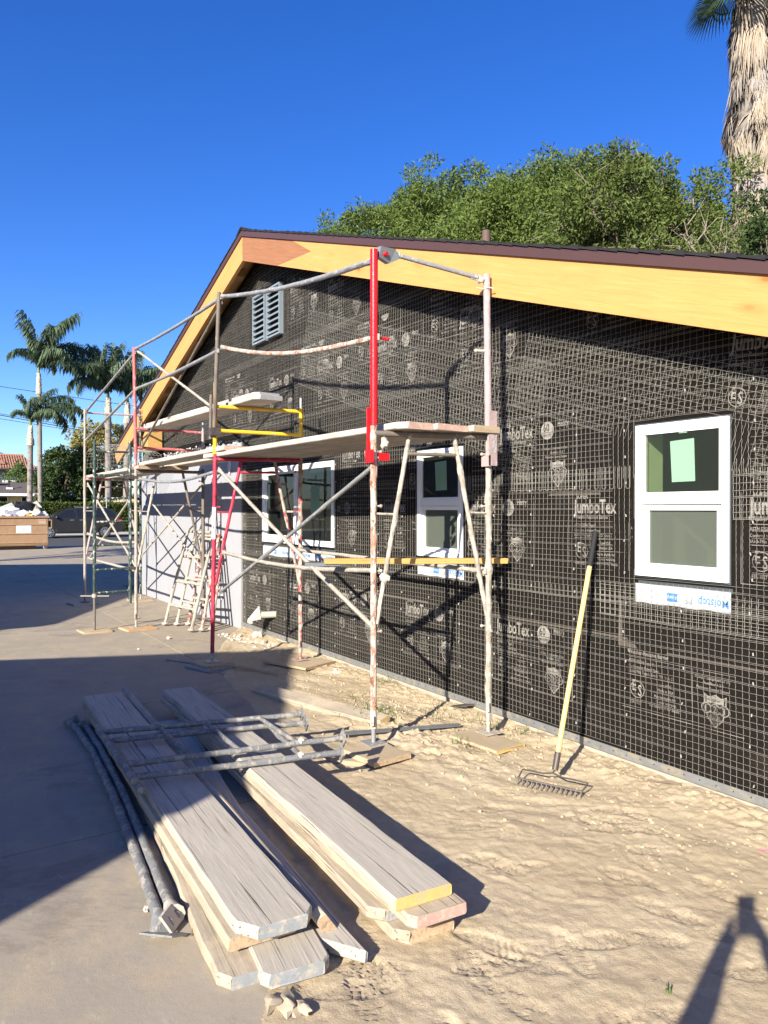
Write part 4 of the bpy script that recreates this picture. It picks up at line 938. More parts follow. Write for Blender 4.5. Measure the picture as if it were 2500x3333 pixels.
m = MB(); m.prism([(-7.95, -0.62, 2.222), (-7.25, -0.62, 2.222), (-7.3, -0.40, 2.226), (-7.9, -0.42, 2.25)], (0, 0, 0.018)); tag(m.build('plaster_hawk', 'steel_strip', None, origin=(-7.6, -0.5, 2.22)), 'flat grey sheet lying on the platform beside the yellow post', 'sheet')
sd = lay(plank(1.32, 0.089, 0.038, 10, 0.003, wear=0.002, seed=30), 'timber_stud', ('lumber_yellow', 'end_paint_yellow'), (-4.58, -1.28, 1.215), (-3.99, -0.03, 1.205), 'yellow timber stud lying across the two ledger tubes behind the nearest frame', 'timber')
m = MB(); m.obox((-4.60, -1.29, 1.212), (0.05, 0.11, 0), (-0.04, 0.018, 0), (0, 0, 0.012)); tag(m.build('metal_offcut', 'steel_strip', None, origin=(-4.6, -1.3, 1.2)), 'short grey metal offcut at the outer end of the yellow stud', 'offcut')
for i, (x, y, z, lab) in enumerate(((-4.10, -1.09, 1.14, 'lump of plaster on the front ledger clip of the nearest frame'), (-3.95, -0.40, 1.15, 'lump of plaster on the rear ledger clip of the nearest frame'), (-4.10, -1.09, 2.03, 'white rag-like plaster flake on a lock pin under the red bracket'))):
    m = MB(); m.ball((x, y, z), 0.034, 8, 0.9, (0.8, 0.9, 1.1), i+5); tag(m.build('plaster_lump', 'plaster_blob', None, True, origin=(x, y, z-0.03)), lab, 'plaster')
# green ladder frame clamped outside the pale frame
lf = thing('ladder_frame', 'dark green ladder frame spattered with plaster, clamped beside the pale front post', 'ladder', (-10.06, -1.70, 0))
MB().tube([(-10.06, -1.705, 0.52), (-10.04, -1.705, 2.50)], 0.021, 9, 0.002, 0.06).build('side_rail', 'pipe_green', lf, True)
MB().tube([(-10.05, -1.255, 0.35), (-10.05, -1.255, 2.50)], 0.021, 9, 0.002, 0.06).build('side_rail', 'pipe_green', lf, True)
for z in (0.51, 0.81, 1.125, 1.43, 1.735, 2.04, 2.345): MB().tube([(-10.05, -1.70, z), (-10.05, -1.255, z+0.01)], 0.0135, 8, 0.002, 0.04).build('rung', 'pipe_green', lf, True)
m = MB(); m.tube([(-10.06, -1.705, 0.04), (-10.06, -1.705, 0.54)], 0.0165, 9); m.build('jack_leg', 'pipe_dark', lf, True)
m = MB(); m.tube([(-10.14, -1.86, 0.475), (-9.98, -1.54, 0.47)], 0.008, 6); m.tube([(-10.06, -1.705, 0.455), (-10.06, -1.705, 0.50)], 0.032, 9); m.build('wing_nut', 'pipe_white', lf, True)
m = MB()
for z in (0.82, 2.02): m.box((-10.09, -1.30, z-0.02), (-9.95, -1.17, z+0.02))
m.build('clamp', 'steel_dark', lf)
# curl of lath on the far platform
V, F, off = [], [], 0
cl = MB()
for i in range(17):
    t0 = i/16; y = -1.10+0.85*t0
    cl.tube([(-13.0+0.75*math.cos(a)+0.2*t0, y+0.05*math.sin(a*2), 2.22+0.42*math.sin(a)*(1+0.12*math.sin(t0*5))) for a in np.linspace(0.15, 2.9, 14)], 0.0022, 3, cap=False)
for k in range(18):
    a = 0.15+2.75*k/17
    cl.tube([(-13.0+0.75*math.cos(a)+0.2*t, -1.10+0.85*t+0.05*math.sin(a*2), 2.22+0.42*math.sin(a)*(1+0.12*math.sin(t*5))) for t in np.linspace(0, 1, 6)], 0.0022, 3, cap=False)
tag(cl.build('lath_curl', 'lath_wire', None, origin=(-13, -0.7, 2.18)), 'curled offcut of wire lath standing on the far platform', 'wire mesh')
# folded trestles leaning on the white wall
TG = 'folded trestles leaning on the white wall'
def trestle(label, base, top, wb, wt, mats, dx=Vector((1, 0, 0)), rungs=(0.06, 0.22, 0.55, 0.80, 1.0)):
    base, top = Vector(base), Vector(top); t = thing('trestle', label, 'trestle', base, TG)
    L = lambda u: base+(top-base)*u-dx*(wb+(wt-wb)*u)/2; Rr = lambda u: base+(top-base)*u+dx*(wb+(wt-wb)*u)/2
    for k, s in enumerate((L, Rr)):
        MB().tube([s(0), s(1.02)], 0.021, 8, 0.004, 0.06).build('leg', mats[k], t, True)
        MB().ball(s(0)+Vector((0, 0, 0.012)), 0.045, 8, 0.4, (1.2, 1.0, 0.4), k).build('foot', 'plaster_blob', t, True)
    for u in rungs: MB().tube([L(u), Rr(u)], 0.018, 8, 0.004, 0.06).build('rung', mats[2], t, True)
    return t
dxt = Vector((0.985, 0.17, 0))
trestle('front cream trestle of the folded set, flared feet', (-9.68, -0.735, 0.03), (-10.34, -0.20, 1.27), 0.74, 0.74, ('pipe_white', 'pipe_white', 'pipe_white'), dxt, (0.2, 0.45, 0.72, 1.0))
trestle('middle red-flecked trestle of the folded set', (-9.60, -0.61, 0.03), (-10.24, -0.14, 1.22), 0.68, 0.66, ('pipe_white', 'pipe_fleck', 'pipe_white'), dxt, (0.25, 0.5, 0.76, 1.0))
trestle('rear red-legged trestle of the folded set, closest to the wall', (-9.56, -0.48, 0.03), (-10.12, -0.085, 1.17), 0.62, 0.58, ('pipe_fleck', 'pipe_fleck', 'pipe_white'), dxt, (0.3, 0.55, 0.8, 1.0))

# ------------------------------------------------------------------ plank pile on the ground
PG = 'planks piled on the driveway edge'
def pile(label, p0, p1, w, T=0.046, clip=(0,0), mats=('plank_grey', 'end_paint_grey'), roll=0.0, seed=0, wear=0.003): return lay(plank(math.dist(p0, p1), w, T, None, 0.007, clip, seed=seed, wear=wear), 'plank', mats, p0, p1, label, 'plank', roll, PG)
pile('wide cracked grey plank on top of the left stack, clipped end', (-5.93, -2.485, 0.132), (-2.335, -2.665, 0.125), 0.275, 0.048, (0.045, 0.075), ('plank_grey', 'end_paint_grey'), seed=11)
pile('tan plank just below the top of the left stack, sticking out on its outer side', (-5.95, -2.50, 0.08), (-2.405, -2.70, 0.077), 0.255, 0.046, (0, 0), ('plank_dusty', 'end_paint_tan'), seed=12)
pile('lowest outer plank of the left stack, lying on the slab', (-5.85, -2.375, 0.010), (-2.30, -2.765, 0.008), 0.255, 0.046, (0, 0.05), ('plank_dusty', 'end_paint_grey'), seed=13, wear=0.005)
pile('short-ended grey plank at the bottom of the left stack, nearest the camera', (-5.3, -2.16, 0.030), (-2.215, -2.655, 0.022), 0.245, 0.048, (0.035, 0.03), ('plank_grey', 'end_paint_grey'), seed=14)
pile('plank tipped on its edge between the two stacks', (-6.15, -2.235, 0.05), (-2.36, -2.46, 0.03), 0.23, 0.046, (0.03, 0.03), ('plank_dusty', 'end_paint_tan'), roll=-0.95, seed=15)
pile('plank with a long slanted dark end, low between the stacks', (-4.9, -2.30, 0.025), (-2.19, -2.50, 0.015), 0.19, 0.046, (0, 0.24), ('plank_grey', 'end_paint_grey'), seed=16)
pile('top plank of the right stack with a yellow painted end', (-5.71, -1.965, 0.155), (-2.19, -2.155, 0.150), 0.245, 0.046, (0, 0), ('plank_grey', 'end_paint_yellow'), seed=17)
pile('second plank of the right stack with a pinkish end', (-5.68, -1.985, 0.106), (-2.13, -2.13, 0.102), 0.245, 0.046, (0, 0.03), ('plank_dusty', 'end_paint_pink'), seed=18)
pile('third plank of the right stack, set back, grey chipped end', (-5.6, -1.95, 0.055), (-2.30, -2.18, 0.053), 0.235, 0.046, (0, 0.06), ('plank_dusty', 'end_paint_grey'), seed=19)
pile('lowest plank of the right stack, ragged end on the soil', (-5.5, -1.90, 0.006), (-2.205, -2.135, 0.004), 0.23, 0.046, (0, 0.05), ('plank_dusty', 'end_paint_tan'), seed=20, wear=0.008)
# two low frames lying across the pile
def lying(label, pts, z, mat, bars=(0.27, 0.50, 0.78)):
    (a0_, a1_), (p0, q0), (p1, q1) = pts; o = thing('low_frame', label, 'scaffold frame', (a0_[0], a0_[1], z), 'low frames lying on the plank pile')
    v = lambda p, dz=0: Vector((p[0], p[1], z+dz))
    MB().tube([v(a0_), v(a1_)], 0.0185, 9, 0.0025, 0.03).build('top_bar', mat, o, True)
    for p, q in ((p0, q0), (p1, q1)):
        MB().tube([v(p), v(q)], 0.0165, 9, 0.003, 0.03).build('leg', mat, o, True)
        d = (v(q)-v(p)).normalized(); s = d.cross(Vector((0, 0, 1)))
        MB().obox(v(q)+d*0.006, d*0.005, (s*0.7+Vector((0, 0, 0.7)))*0.042, (s*-0.7+Vector((0, 0, 0.7)))*0.04).build('foot_plate', 'pipe_grey_shade', o)
    for u in bars: MB().tube([v(p0).lerp(v(q0), u), v(p1).lerp(v(q1), u)], 0.013, 8, 0.003, 0.03).build('cross_bar', mat, o, True)
    MB().ball(v(p1).lerp(v(q1), 0.79)+Vector((0, 0, 0.01)), 0.02, 8, 0.7, seed=4).build('plaster_lump', 'plaster_blob', o, True)
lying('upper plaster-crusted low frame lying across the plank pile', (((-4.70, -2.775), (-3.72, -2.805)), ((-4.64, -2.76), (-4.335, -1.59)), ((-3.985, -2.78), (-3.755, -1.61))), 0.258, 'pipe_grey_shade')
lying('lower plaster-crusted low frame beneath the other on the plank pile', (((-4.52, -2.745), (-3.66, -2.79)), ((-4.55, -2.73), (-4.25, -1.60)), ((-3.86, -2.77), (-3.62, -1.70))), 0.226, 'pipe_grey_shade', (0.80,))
m = MB()
for k in range(9): m.ball((-3.92+0.003*math.sin(k*2), -2.0+0.004*math.cos(k*2), 0.19-k*0.019), 0.009, 6, 0, (1, 0.5 if k % 2 else 1, 1.3))
tag(m.build('chain', 'steel_dark', None, True, origin=(-3.92, -2.0, 0.02)), 'short chain hanging from the low frame over the soil', 'chain')
# two tubes with foot plates beside the pile
for lab, path, s in (('outer grey tube with a foot plate lying left of the planks', [(-5.74, -2.735, 0.034), (-5.0, -2.745, 0.034), (-4.21, -2.80, 0.034), (-3.4, -2.88, 0.034), (-2.74, -2.955, 0.04)], 1), ('inner grey tube with a foot plate lying left of the planks', [(-5.62, -2.665, 0.034), (-5.0, -2.69, 0.034), (-4.21, -2.745, 0.034), (-3.4, -2.83, 0.034), (-2.79, -2.895, 0.045)], 2)):
    o = thing('leg_tube', lab, 'tube', path[0], 'loose tubes beside the plank pile')
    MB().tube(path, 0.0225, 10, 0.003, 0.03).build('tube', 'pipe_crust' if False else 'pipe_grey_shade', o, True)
    e = Vector(path[-1]); d = (e-Vector(path[-2])).normalized(); sd = d.cross(Vector((0, 0, 1))).normalized()
    MB().tube([e-d*0.10, e-d*0.05, e-d*0.01], 0.024, 10, 0.003, r2=0.044).build('socket', 'plaster_blob' if s == 2 else 'pipe_galv', o, True)
    if s == 1: MB().obox(e+d*0.02+Vector((0, 0, -0.008)), (d*0.6-sd*0.8)*0.065, (d*0.5+sd*0.6)*0.055+Vector((0,0,0.018)), Vector((0.2, 0, 1))*0.004).build('foot_plate', 'pipe_galv', o)
    else: MB().obox(e+d*0.03+sd*0.02+Vector((0, 0, 0.012)), (sd*0.35+Vector((0, 0, 0.6)))*0.06, (d*0.8+sd*0.5)*0.05, (d*-0.3+sd)*0.005).build('foot_plate', 'plaster_blob', o)
    e0 = Vector(path[0]); MB().obox(e0, (0.006, 0, 0), (0, 0.05, 0.02), (0, -0.02, 0.045)).build('foot_plate', 'pipe_grey_shade', o)

# ------------------------------------------------------------------ loose things on the soil
rk = thing('rake', 'bow rake with a pale wooden handle leaning against the lath', 'rake', (-3.05, -0.58, 0.0))
hA, hB = Vector((-3.05, -0.585, 0.105)), Vector((-3.235, -0.035, 1.455))
MB().tube([hA, hA.lerp(hB, 0.84)], 0.0155, 12).build('handle', 'rake_handle', rk, True)
MB().tube([hA.lerp(hB, 0.838), hA.lerp(hB, 1.0)], 0.0172, 12).build('grip', 'rubber_grip', rk, True)
MB().tube([hA-(hB-hA)*0.015, hA.lerp(hB, 0.055)], 0.0185, 12).build('ferrule', 'rake_steel', rk, True)
tb0, tb1 = Vector((-3.165, -0.77, 0.038)), Vector((-2.83, -0.615, 0.034))
n0 = hA-(hB-hA)*0.015
m = MB()
for e, s in ((tb0, -1), (tb1, 1)):
    u = (tb1-tb0).normalized(); f = (tb0+tb1)/2
    m.tube([n0, n0+Vector((0, -0.02, -0.012)), n0+u*0.055*s+Vector((0.01, -0.035, -0.02)), n0+u*0.125*s+Vector((0.02, -0.05, -0.012)), e+Vector((-0.01, 0.055, 0.035))+u*0.008*s, e+u*0.006*s+Vector((0, 0.02, 0.015)), e], 0.0048, 7)
m.build('bow_arm', 'rake_steel', rk, True)
MB().tube([tb0-(tb1-tb0)*0.02, tb1+(tb1-tb0)*0.02], 0.0065, 7).build('tine_bar', 'rake_steel', rk, True)
for k in range(14):
    p = tb0.lerp(tb1, k/13); MB().tube([p, p+Vector((0.008, -0.012, -0.018)), p+Vector((0.010, -0.014, -0.038))], 0.0055, 6, r2=0.002).build('tine', 'rake_steel', rk, True)
lay(plank(1.48, 0.15, 0.042, 12, 0.004, (0, 0.05), wear=0.006, seed=40), 'buried_board', ('plank_dusty', 'end_paint_yellow'), (-6.0, -1.165, 0.005), (-4.60, -0.80, 0.012), 'dirt-covered board half buried in the soil between the two near frames', 'board', roll=0.18)
lay(plank(0.86, 0.032, 0.008, 6, 0.001, wear=0.001, seed=41), 'metal_strip', ('steel_strip', 'steel_strip'), (-4.43, -1.22, 0.045), (-4.17, -0.42, 0.04), 'thin grey metal strip lying on the soil behind the nearest front post', 'strip', roll=0.5)
lay(plank(0.62, 0.03, 0.02, 6, 0.002, wear=0.002, seed=42), 'stick', ('plywood_tan', 'plywood_tan'), (-7.05, -1.02, 0.02), (-6.55, -0.80, 0.03), 'thin pale stick lying beside the crimson post', 'stick')
lay(plank(0.5, 0.035, 0.012, 6, 0.002, wear=0.002, seed=43), 'stick', ('plank_blue_grey', 'end_paint_grey'), (-7.75, -1.45, 0.010), (-7.35, -1.22, 0.012), 'dark splinter of wood on the slab left of the crimson post', 'stick')
p = [(-2.77, -0.125, dirt_z(-2.77, -.125)+0.012), (-2.72, -0.10, dirt_z(-2.72, -.10)+0.014), (-2.66, -0.075, dirt_z(-2.66, -.075)+0.008), (-2.60, -0.045, dirt_z(-2.6, -.045)+0.010)]
tag(MB().tube(p, 0.007, 6, 0.001, 0.01).build('bark_strip', 'bark', None, True, origin=p[0]), 'short dark curl of bark on the soil by the foundation', 'bark')
m = MB(); m.prism([(-4.62, -0.13, 0.03), (-4.50, -0.12, 0.05), (-4.44, -0.02, 0.07), (-4.55, -0.05, 0.05)], (0.0, 0, 0.01)); tag(m.build('shard', 'steel_dark', None, origin=(-4.5, -0.1, 0.03)), 'dark triangular shard lying against the foundation', 'shard')
m = MB(); m.ball((-2.145, -2.73, 0.014), 0.042, 10, 1.1, (1.5, 1.0, 0.35), 9); m.ball((-2.09, -2.70, 0.022), 0.022, 8, 1.0, (1.6, 0.7, 0.6), 4); m.ball((-2.17, -2.77, 0.012), 0.035, 8, 1.0, (1.2, 1.0, 0.5), 6)
tag(m.build('crumpled_scrap', 'paper_pale', None, True, origin=(-2.14, -2.72, 0)), 'crumpled pale scrap on the soil in front of the plank ends', 'scrap')
m = MB(); c = Vector((-2.70, -2.835, 0.01)); pts = [c+Vector((math.cos(a)*r, math.sin(a)*r, 0.012+0.012*math.sin(a*2+1))) for a, r in ((0, .034), (.7, .022), (1.5, .03), (2.4, .018), (3.2, .03), (4.1, .02), (5.0, .03), (5.7, .02))]
m.add([c+Vector((0, 0, 0.004))]+pts, [(0, 1+k, 1+(k+1) % 8) for k in range(8)]); tag(m.build('dry_leaf', 'dry_leaf', None, origin=c), 'curled brown dry leaf beside the outer plank', 'leaf')
def pebble(label, x, y, z, r, mat, seed):
    tag(MB().ball((x, y, z+r*0.6), r, 8, 0.7, (1.1, 0.9, 0.75), seed).build('pebble', mat, None, origin=(x, y, z)), label, 'pebble', 'pebbles on the slab')
pebble('round white pebble beside the foot plates of the loose tubes', -2.955, -2.955, 0.008, 0.0135, 'stone_white', 1)
pebble('small brown pebble at the corner of the outer plank', -2.60, -2.85, 0.008, 0.011, 'stone', 2)
pebble('white plaster crumb on the slab between the pale post and the trestles', -9.0, -1.06, 0.008, 0.024, 'stone_white', 3)
pebble('white plaster crumb farther back behind the pale post', -10.9, -0.95, 0.008, 0.024, 'stone_white', 4)
pebble('tiny plaster crumb on the slab at the edge of the large shadow', -8.5, -1.55, 0.008, 0.014, 'stone_white', 5)
for i, (x, y, s, lab) in enumerate(((-8.45, -0.12, 0.085, 'big white chunk of plaster against the foundation'), (-8.05, -0.22, 0.05, 'tan chunk in the rubble beside the foundation'), (-6.25, -0.25, 0.045, 'flat grey stone on the soil right of the pink post'))):
    tag(MB().ball((x, y, s*0.4), s, 9, 0.9, (1.3, 0.8, 0.7), 20+i).build('rubble_chunk', 'stone_white' if i < 1 else 'stone', None, origin=(x, y, 0)), lab, 'rubble')
rg = random.Random(8); m = MB()
for k in range(150):
    u = rg.random(); x = -8.9+1.9*u+rg.uniform(-.1, .1); y = -0.42+0.30*u*rg.random()+rg.uniform(-.05, .17); r = rg.choice((0.006, 0.009, 0.012, 0.017, 0.026))*(1.1-0.5*u); m.ball((x, min(y, -0.03), 0.006+r*0.35), r, 6, 0.9, (1.2, 1, 0.7), k)
tag(m.build('rubble', 'stone_white', None, origin=(-8, -0.3, 0)), kind='stuff')
m = MB()
for k in range(1500):
    if k < 700: x = rg.gauss(-4.4, 0.75); y = -abs(rg.gauss(0, 0.55))-0.05
    else: x = rg.uniform(-7, -1.3); y = -abs(rg.gauss(0, 0.55))-0.03
    if y < edge(x)+0.12 or (y < -1.5): continue
    r = rg.choice((0.003, 0.004, 0.004, 0.005, 0.007, 0.010)); m.ball((x, y, dirt_z(x, y)+r*0.3), r, 5, 0.8, (1.2, 1, 0.8), k)
tag(m.build('dirt_clods', 'dirt', None, origin=(-4, -0.5, 0)), kind='stuff')
gr = MB()
for cx, cy, n, sp in ((-4.92, -0.72, 70, 0.13), (-4.78, -0.62, 60, 0.10), (-4.80, -0.86, 26, 0.09), (-5.62, -0.12, 24, 0.06), (-4.55, -0.30, 30, 0.12), (-3.86, -0.60, 20, 0.05), (-3.82, -0.18, 22, 0.10), (-5.35, -0.55, 16, 0.07), (-4.15, -0.22, 18, 0.1), (-1.55, -1.65, 5, 0.02)):
    for k in range(n):
        x, y = cx+rg.gauss(0, sp), min(cy+rg.gauss(0, sp*0.7), -0.03); a = rg.uniform(0, 6.3); h = rg.uniform(0.02, 0.085); l = rg.uniform(0.3, 1.2)*h; z = dirt_z(x, y)-0.003; w_ = 0.0028; px, py = -math.sin(a)*w_, math.cos(a)*w_; dx, dy = math.cos(a), math.sin(a)
        gr.add([(x-px, y-py, z), (x+px, y+py, z), (x+dx*l*.4+px*.8, y+dy*l*.4+py*.8, z+h*.7), (x+dx*l*.4-px*.8, y+dy*l*.4-py*.8, z+h*.7), (x+dx*l, y+dy*l, z+h*rg.uniform(.6, 1.0))], [(0, 1, 2, 3), (3, 2, 4)])
tag(gr.build('grass', 'grass_blade', None, origin=(-4.8, -0.7, 0)), kind='stuff')
for i, pts in enumerate(([(-1.93, -0.42), (-1.86, -0.36), (-1.80, -0.34), (-1.72, -0.27)], [(-1.95, -0.30), (-1.90, -0.27), (-1.84, -0.27)])):
    P_ = [(x, y, dirt_z(x, y)+0.006) for x, y in pts]; tag(MB().tube(P_, 0.003, 5, 0, 0.02).build('string', 'string_pink', None, True, origin=P_[0]), ('longer' if i == 0 else 'shorter')+' piece of pink string on the soil at the right edge', 'string')
# ------------------------------------------------------------------ foliage
def leaf_mesh(name, P, Nrm_up, ln, wd, mat, droop=0.0, rng=RNG):
    """P: (n,3) leaf bases. Kite-shaped single quads pointing in random, outward-biased directions."""
    n = len(P); D = rng.normal(0, 1, (n, 3)); D /= np.linalg.norm(D, axis=1, keepdims=True); D = D*0.8+Nrm_up*0.7; D[:, 2] -= droop
    D /= np.linalg.norm(D, axis=1, keepdims=True)
    S = np.cross(D, rng.normal(0, 1, (n, 3))); S /= np.linalg.norm(S, axis=1, keepdims=True)+1e-9
    L = ln*rng.uniform(0.6, 1.3, (n, 1)); Wd = wd*rng.uniform(0.7, 1.3, (n, 1))
    V = np.stack([P, P+D*L*0.45+S*Wd/2, P+D*L, P+D*L*0.45-S*Wd/2], 1).reshape(-1, 3)
    return npmesh(name, V, np.arange(4*n).reshape(n, 4), mat)
def crown_clumps(c, rad, n, seed, rough=0.25, lower=-0.6, inner=0.25):
    rg = np.random.default_rng(seed); out = []; c = np.array(c); rad = np.array(rad)
    while len(out) < n:
        d = rg.normal(0, 1, 3); d /= np.linalg.norm(d)
        if d[2] < lower: continue
        k = 1+rough*2*mnoise.noise(Vector(d*2.1)+Vector((seed, seed*.7, 0)))
        q = k*(rg.uniform(0.45, 0.85) if rg.random() < inner else rg.uniform(0.85, 1.0)); out.append((c+d*rad*q, d, q))
    return out
def tree(name, label, base, c, rad, nclump, nleaf, cl_r, ln, wd, mat, seed, rough=0.25, droop=0.15, limbs=18, trunk_r=0.22, lower=-0.6, twigs=0, tmat='bark', inner=0.25, flat=0.8):
    t = thing(name, label, 'tree', base); base = Vector(base)
    cl = crown_clumps(c, rad, nclump, seed, rough, lower, inner); rg = np.random.default_rng(seed+1)
    Ps, Ns = [], []
    for p, d, q in cl:
        k = int(nleaf*rg.uniform(0.6, 1.3)); o = rg.normal(0, 1, (k, 3)); o /= np.linalg.norm(o, axis=1, keepdims=True); rr = cl_r*rg.uniform(0.7, 1.25)
        o = o*rr*rg.uniform(0.25, 1.0, (k, 1))**0.6; o[:, 2] *= flat
        Ps.append(p+o); Ns.append(np.tile(d*0.6, (k, 1))+o/rr*0.8)
    P = np.concatenate(Ps); N = np.concatenate(Ns)
    link(leaf_mesh('crown', P-np.array(base), N, ln, wd, mat, droop, rg), 'crown', t, kind='stuff')
    m = MB(); fork = Vector((base.x*0.75+c[0]*0.25, base.y*0.75+c[1]*0.25, base.z+(c[2]-base.z)*0.5-rad[2]*0.25))
    m.tube([base, base.lerp(fork, 0.5)+Vector((0.08, 0, 0)), fork], trunk_r, 8, trunk_r*0.08, None, True, trunk_r*0.7)
    m.build('trunk', tmat, t, True)
    m = MB()
    for i in range(min(limbs, len(cl))):
        p = Vector(cl[i*len(cl)//limbs][0]); mid = fork.lerp(p, 0.55)+Vector((rg.uniform(-.3, .3), rg.uniform(-.3, .3), rg.uniform(-.3, .25)))*(0.4+0.5*rad[2])
        m.tube([fork, fork.lerp(mid, 0.5)+Vector(rg.uniform(-.1, .1, 3)), mid, p], trunk_r*0.28, 6, 0, None, False, 0.012)
    m.build('limb', tmat, t, True)
    if twigs:
        m = MB()
        for i in range(twigs):
            p, d, q = cl[int(rg.integers(len(cl)))]; p = Vector(p); d = Vector(d); a = p-d*rg.uniform(0.3, 0.8)
            pts = [a]
            for k in range(4): pts.append(pts[-1]+(d*0.35+Vector(rg.normal(0, 0.45, 3)))*0.36)
            m.tube(pts, rg.uniform(0.006, 0.020), 5, 0, None, False, 0.004)
        m.build('bare_twigs', 'twig', t, True, kind='stuff')
    return t
tree('pepper_tree', 'large rounded green tree rising behind the middle of the roof', (-16.0, 13.2, -0.1), (-16.6, 13.0, 9.2), (4.3, 3.0, 2.6), 470, 280, 0.48, 0.135, 0.045, 'leaf_pepper', 31, 0.13, 0.25, 26, 0.3, -0.5)
tree('pepper_tree', 'lower green tree behind the roof ridge, left of the large one', (-25.0, 14.2, -0.1), (-24.3, 14.0, 12.0), (4.7, 3.0, 2.75), 270, 200, 0.55, 0.19, 0.055, 'leaf_pepper', 47, 0.22, 0.25, 18, 0.3, -0.4)
tree('scrub_tree', 'twiggy half-bare tree in front of the large tree, above the right roof slope', (-11.4, 10.6, -0.1), (-11.4, 10.5, 7.7), (2.5, 1.9, 1.8), 330, 190, 0.34, 0.11, 0.038, 'leaf_scrub', 53, 0.3, 0.1, 16, 0.16, -0.5, 330, 'bark', 0.35)
tree('scrub_tree', 'low twiggy tree in front of the shaggy palm trunk', (-8.5, 9.6, -0.1), (-8.6, 9.5, 6.05), (1.35, 1.0, 1.05), 80, 90, 0.26, 0.085, 0.03, 'leaf_scrub', 61, 0.3, 0.1, 10, 0.10, -0.6, 220, 'bark', 0.4)
tree('bush_tree', 'dark green treetop at the right edge, just over the roof', (-7.0, 9.2, -0.1), (-7.05, 9.0, 6.15), (0.62, 0.6, 0.8), 40, 120, 0.24, 0.10, 0.04, 'leaf_dark', 67, 0.25, 0.1, 10, 0.1, -0.6)
tree('pepper_tree', 'small green treetop peeking over the ridge at the far left of the others', (-34.0, 15.2, -0.1), (-34.4, 15.0, 14.9), (2.3, 1.6, 1.55), 60, 150, 0.5, 0.2, 0.06, 'leaf_pepper', 71, 0.3, 0.2, 10, 0.25, -0.4)
# shaggy fan palm at the right
pm = thing('fan_palm', 'very tall fan palm with a shaggy skirt of dead fronds at the right edge', 'palm tree', (-9.35, 12.0, -0.1))
MB().tube([(-9.42, 12, -0.1), (-9.40, 12, 8.0), (-9.33, 12, 10.5), (-9.25, 12, 15.2)], 0.30, 10, 0.02, 0.6).build('trunk', 'palm_trunk', pm, True)
rg = random.Random(77); n = 11000; V = []
prof = [(5.0, .50), (7.2, .56), (8.3, .40), (8.9, .34), (9.35, .44), (9.7, .66), (10.2, .60), (11.0, .54), (12.0, .50), (13.0, .46), (15.0, .42)]
V = []
for gi in range(230):       # dead fronds: each a bundle of strands with its own overhang
    z0 = rg.uniform(5.2, 15.2); a0f = rg.uniform(0, 2*math.pi); off = rg.uniform(-0.13, 0.09); LL = rg.uniform(0.45, 1.15); sprd = rg.uniform(0.16, 0.42)
    for i in range(54):
        z = z0+rg.gauss(0, 0.07); a = a0f+rg.gauss(0, sprd*0.5); cx = -9.32+0.016*(z-5)*0.9; L = LL*rg.uniform(0.45, 1.15); zl = z-L
        r1 = max(0.30, float(interp(zl, prof))+off+rg.uniform(-.05, .05)); r0 = max(0.26, float(interp(z, prof))*0.62)
        tw = rg.gauss(0, 0.14); w = rg.uniform(0.006, 0.020); d = Vector((math.cos(a), math.sin(a), 0)); d2 = Vector((math.cos(a+tw), math.sin(a+tw), 0)); s = Vector((-d.y, d.x, 0))
        p0 = Vector((cx, 12, z))+d*r0; p1 = Vector((cx, 12, zl))+d2*r1; pm_ = p0.lerp(p1, .4)+d*0.10; q = rg.uniform(-.6, .6); s2 = (s+d*q).normalized()
        V += [p0-s2*w*0.6, p0+s2*w*0.6, pm_+s2*w, p1+s2*w*0.25, p1-s2*w*0.25, pm_-s2*w]
n = len(V)//6
V = np.array([tuple(v) for v in V])-np.array([-9.35, 12, -0.1])
link(npmesh('dead_frond_skirt', V, np.arange(6*n).reshape(n, 6), 'dead_frond'), 'dead_frond_skirt', pm, kind='stuff')
def fan(mb_dir, L, parent, org):
    m = MB(); d = mb_dir.normalized(); s = d.cross(Vector((0, 0, 1))).normalized(); up = s.cross(d); e = Vector(org)+d*L
    m.tube([org, tuple(e)], 0.02, 5)
    for k in range(26):
        a = -1.5+3.0*k/25; v = d*math.cos(a)+s*math.sin(a); tip = e+v*0.85-Vector((0, 0, 0.30)); b = v.cross(up)*0.022
        m.add([e, e+v*0.55+b-Vector((0,0,.05)), tip, e+v*0.55-b-Vector((0,0,.05))], [(0, 1, 2, 3)])
    m.build('frond', 'fan_leaf', parent)
for k in range(24):
    a = k*2.4; el = rg.uniform(-0.75, 0.9); fan(Vector((math.cos(a)*math.cos(el), math.sin(a)*math.cos(el), math.sin(el))), rg.uniform(0.7, 1.2), pm, (-9.25, 12, 13.2+1.8*rg.random()))
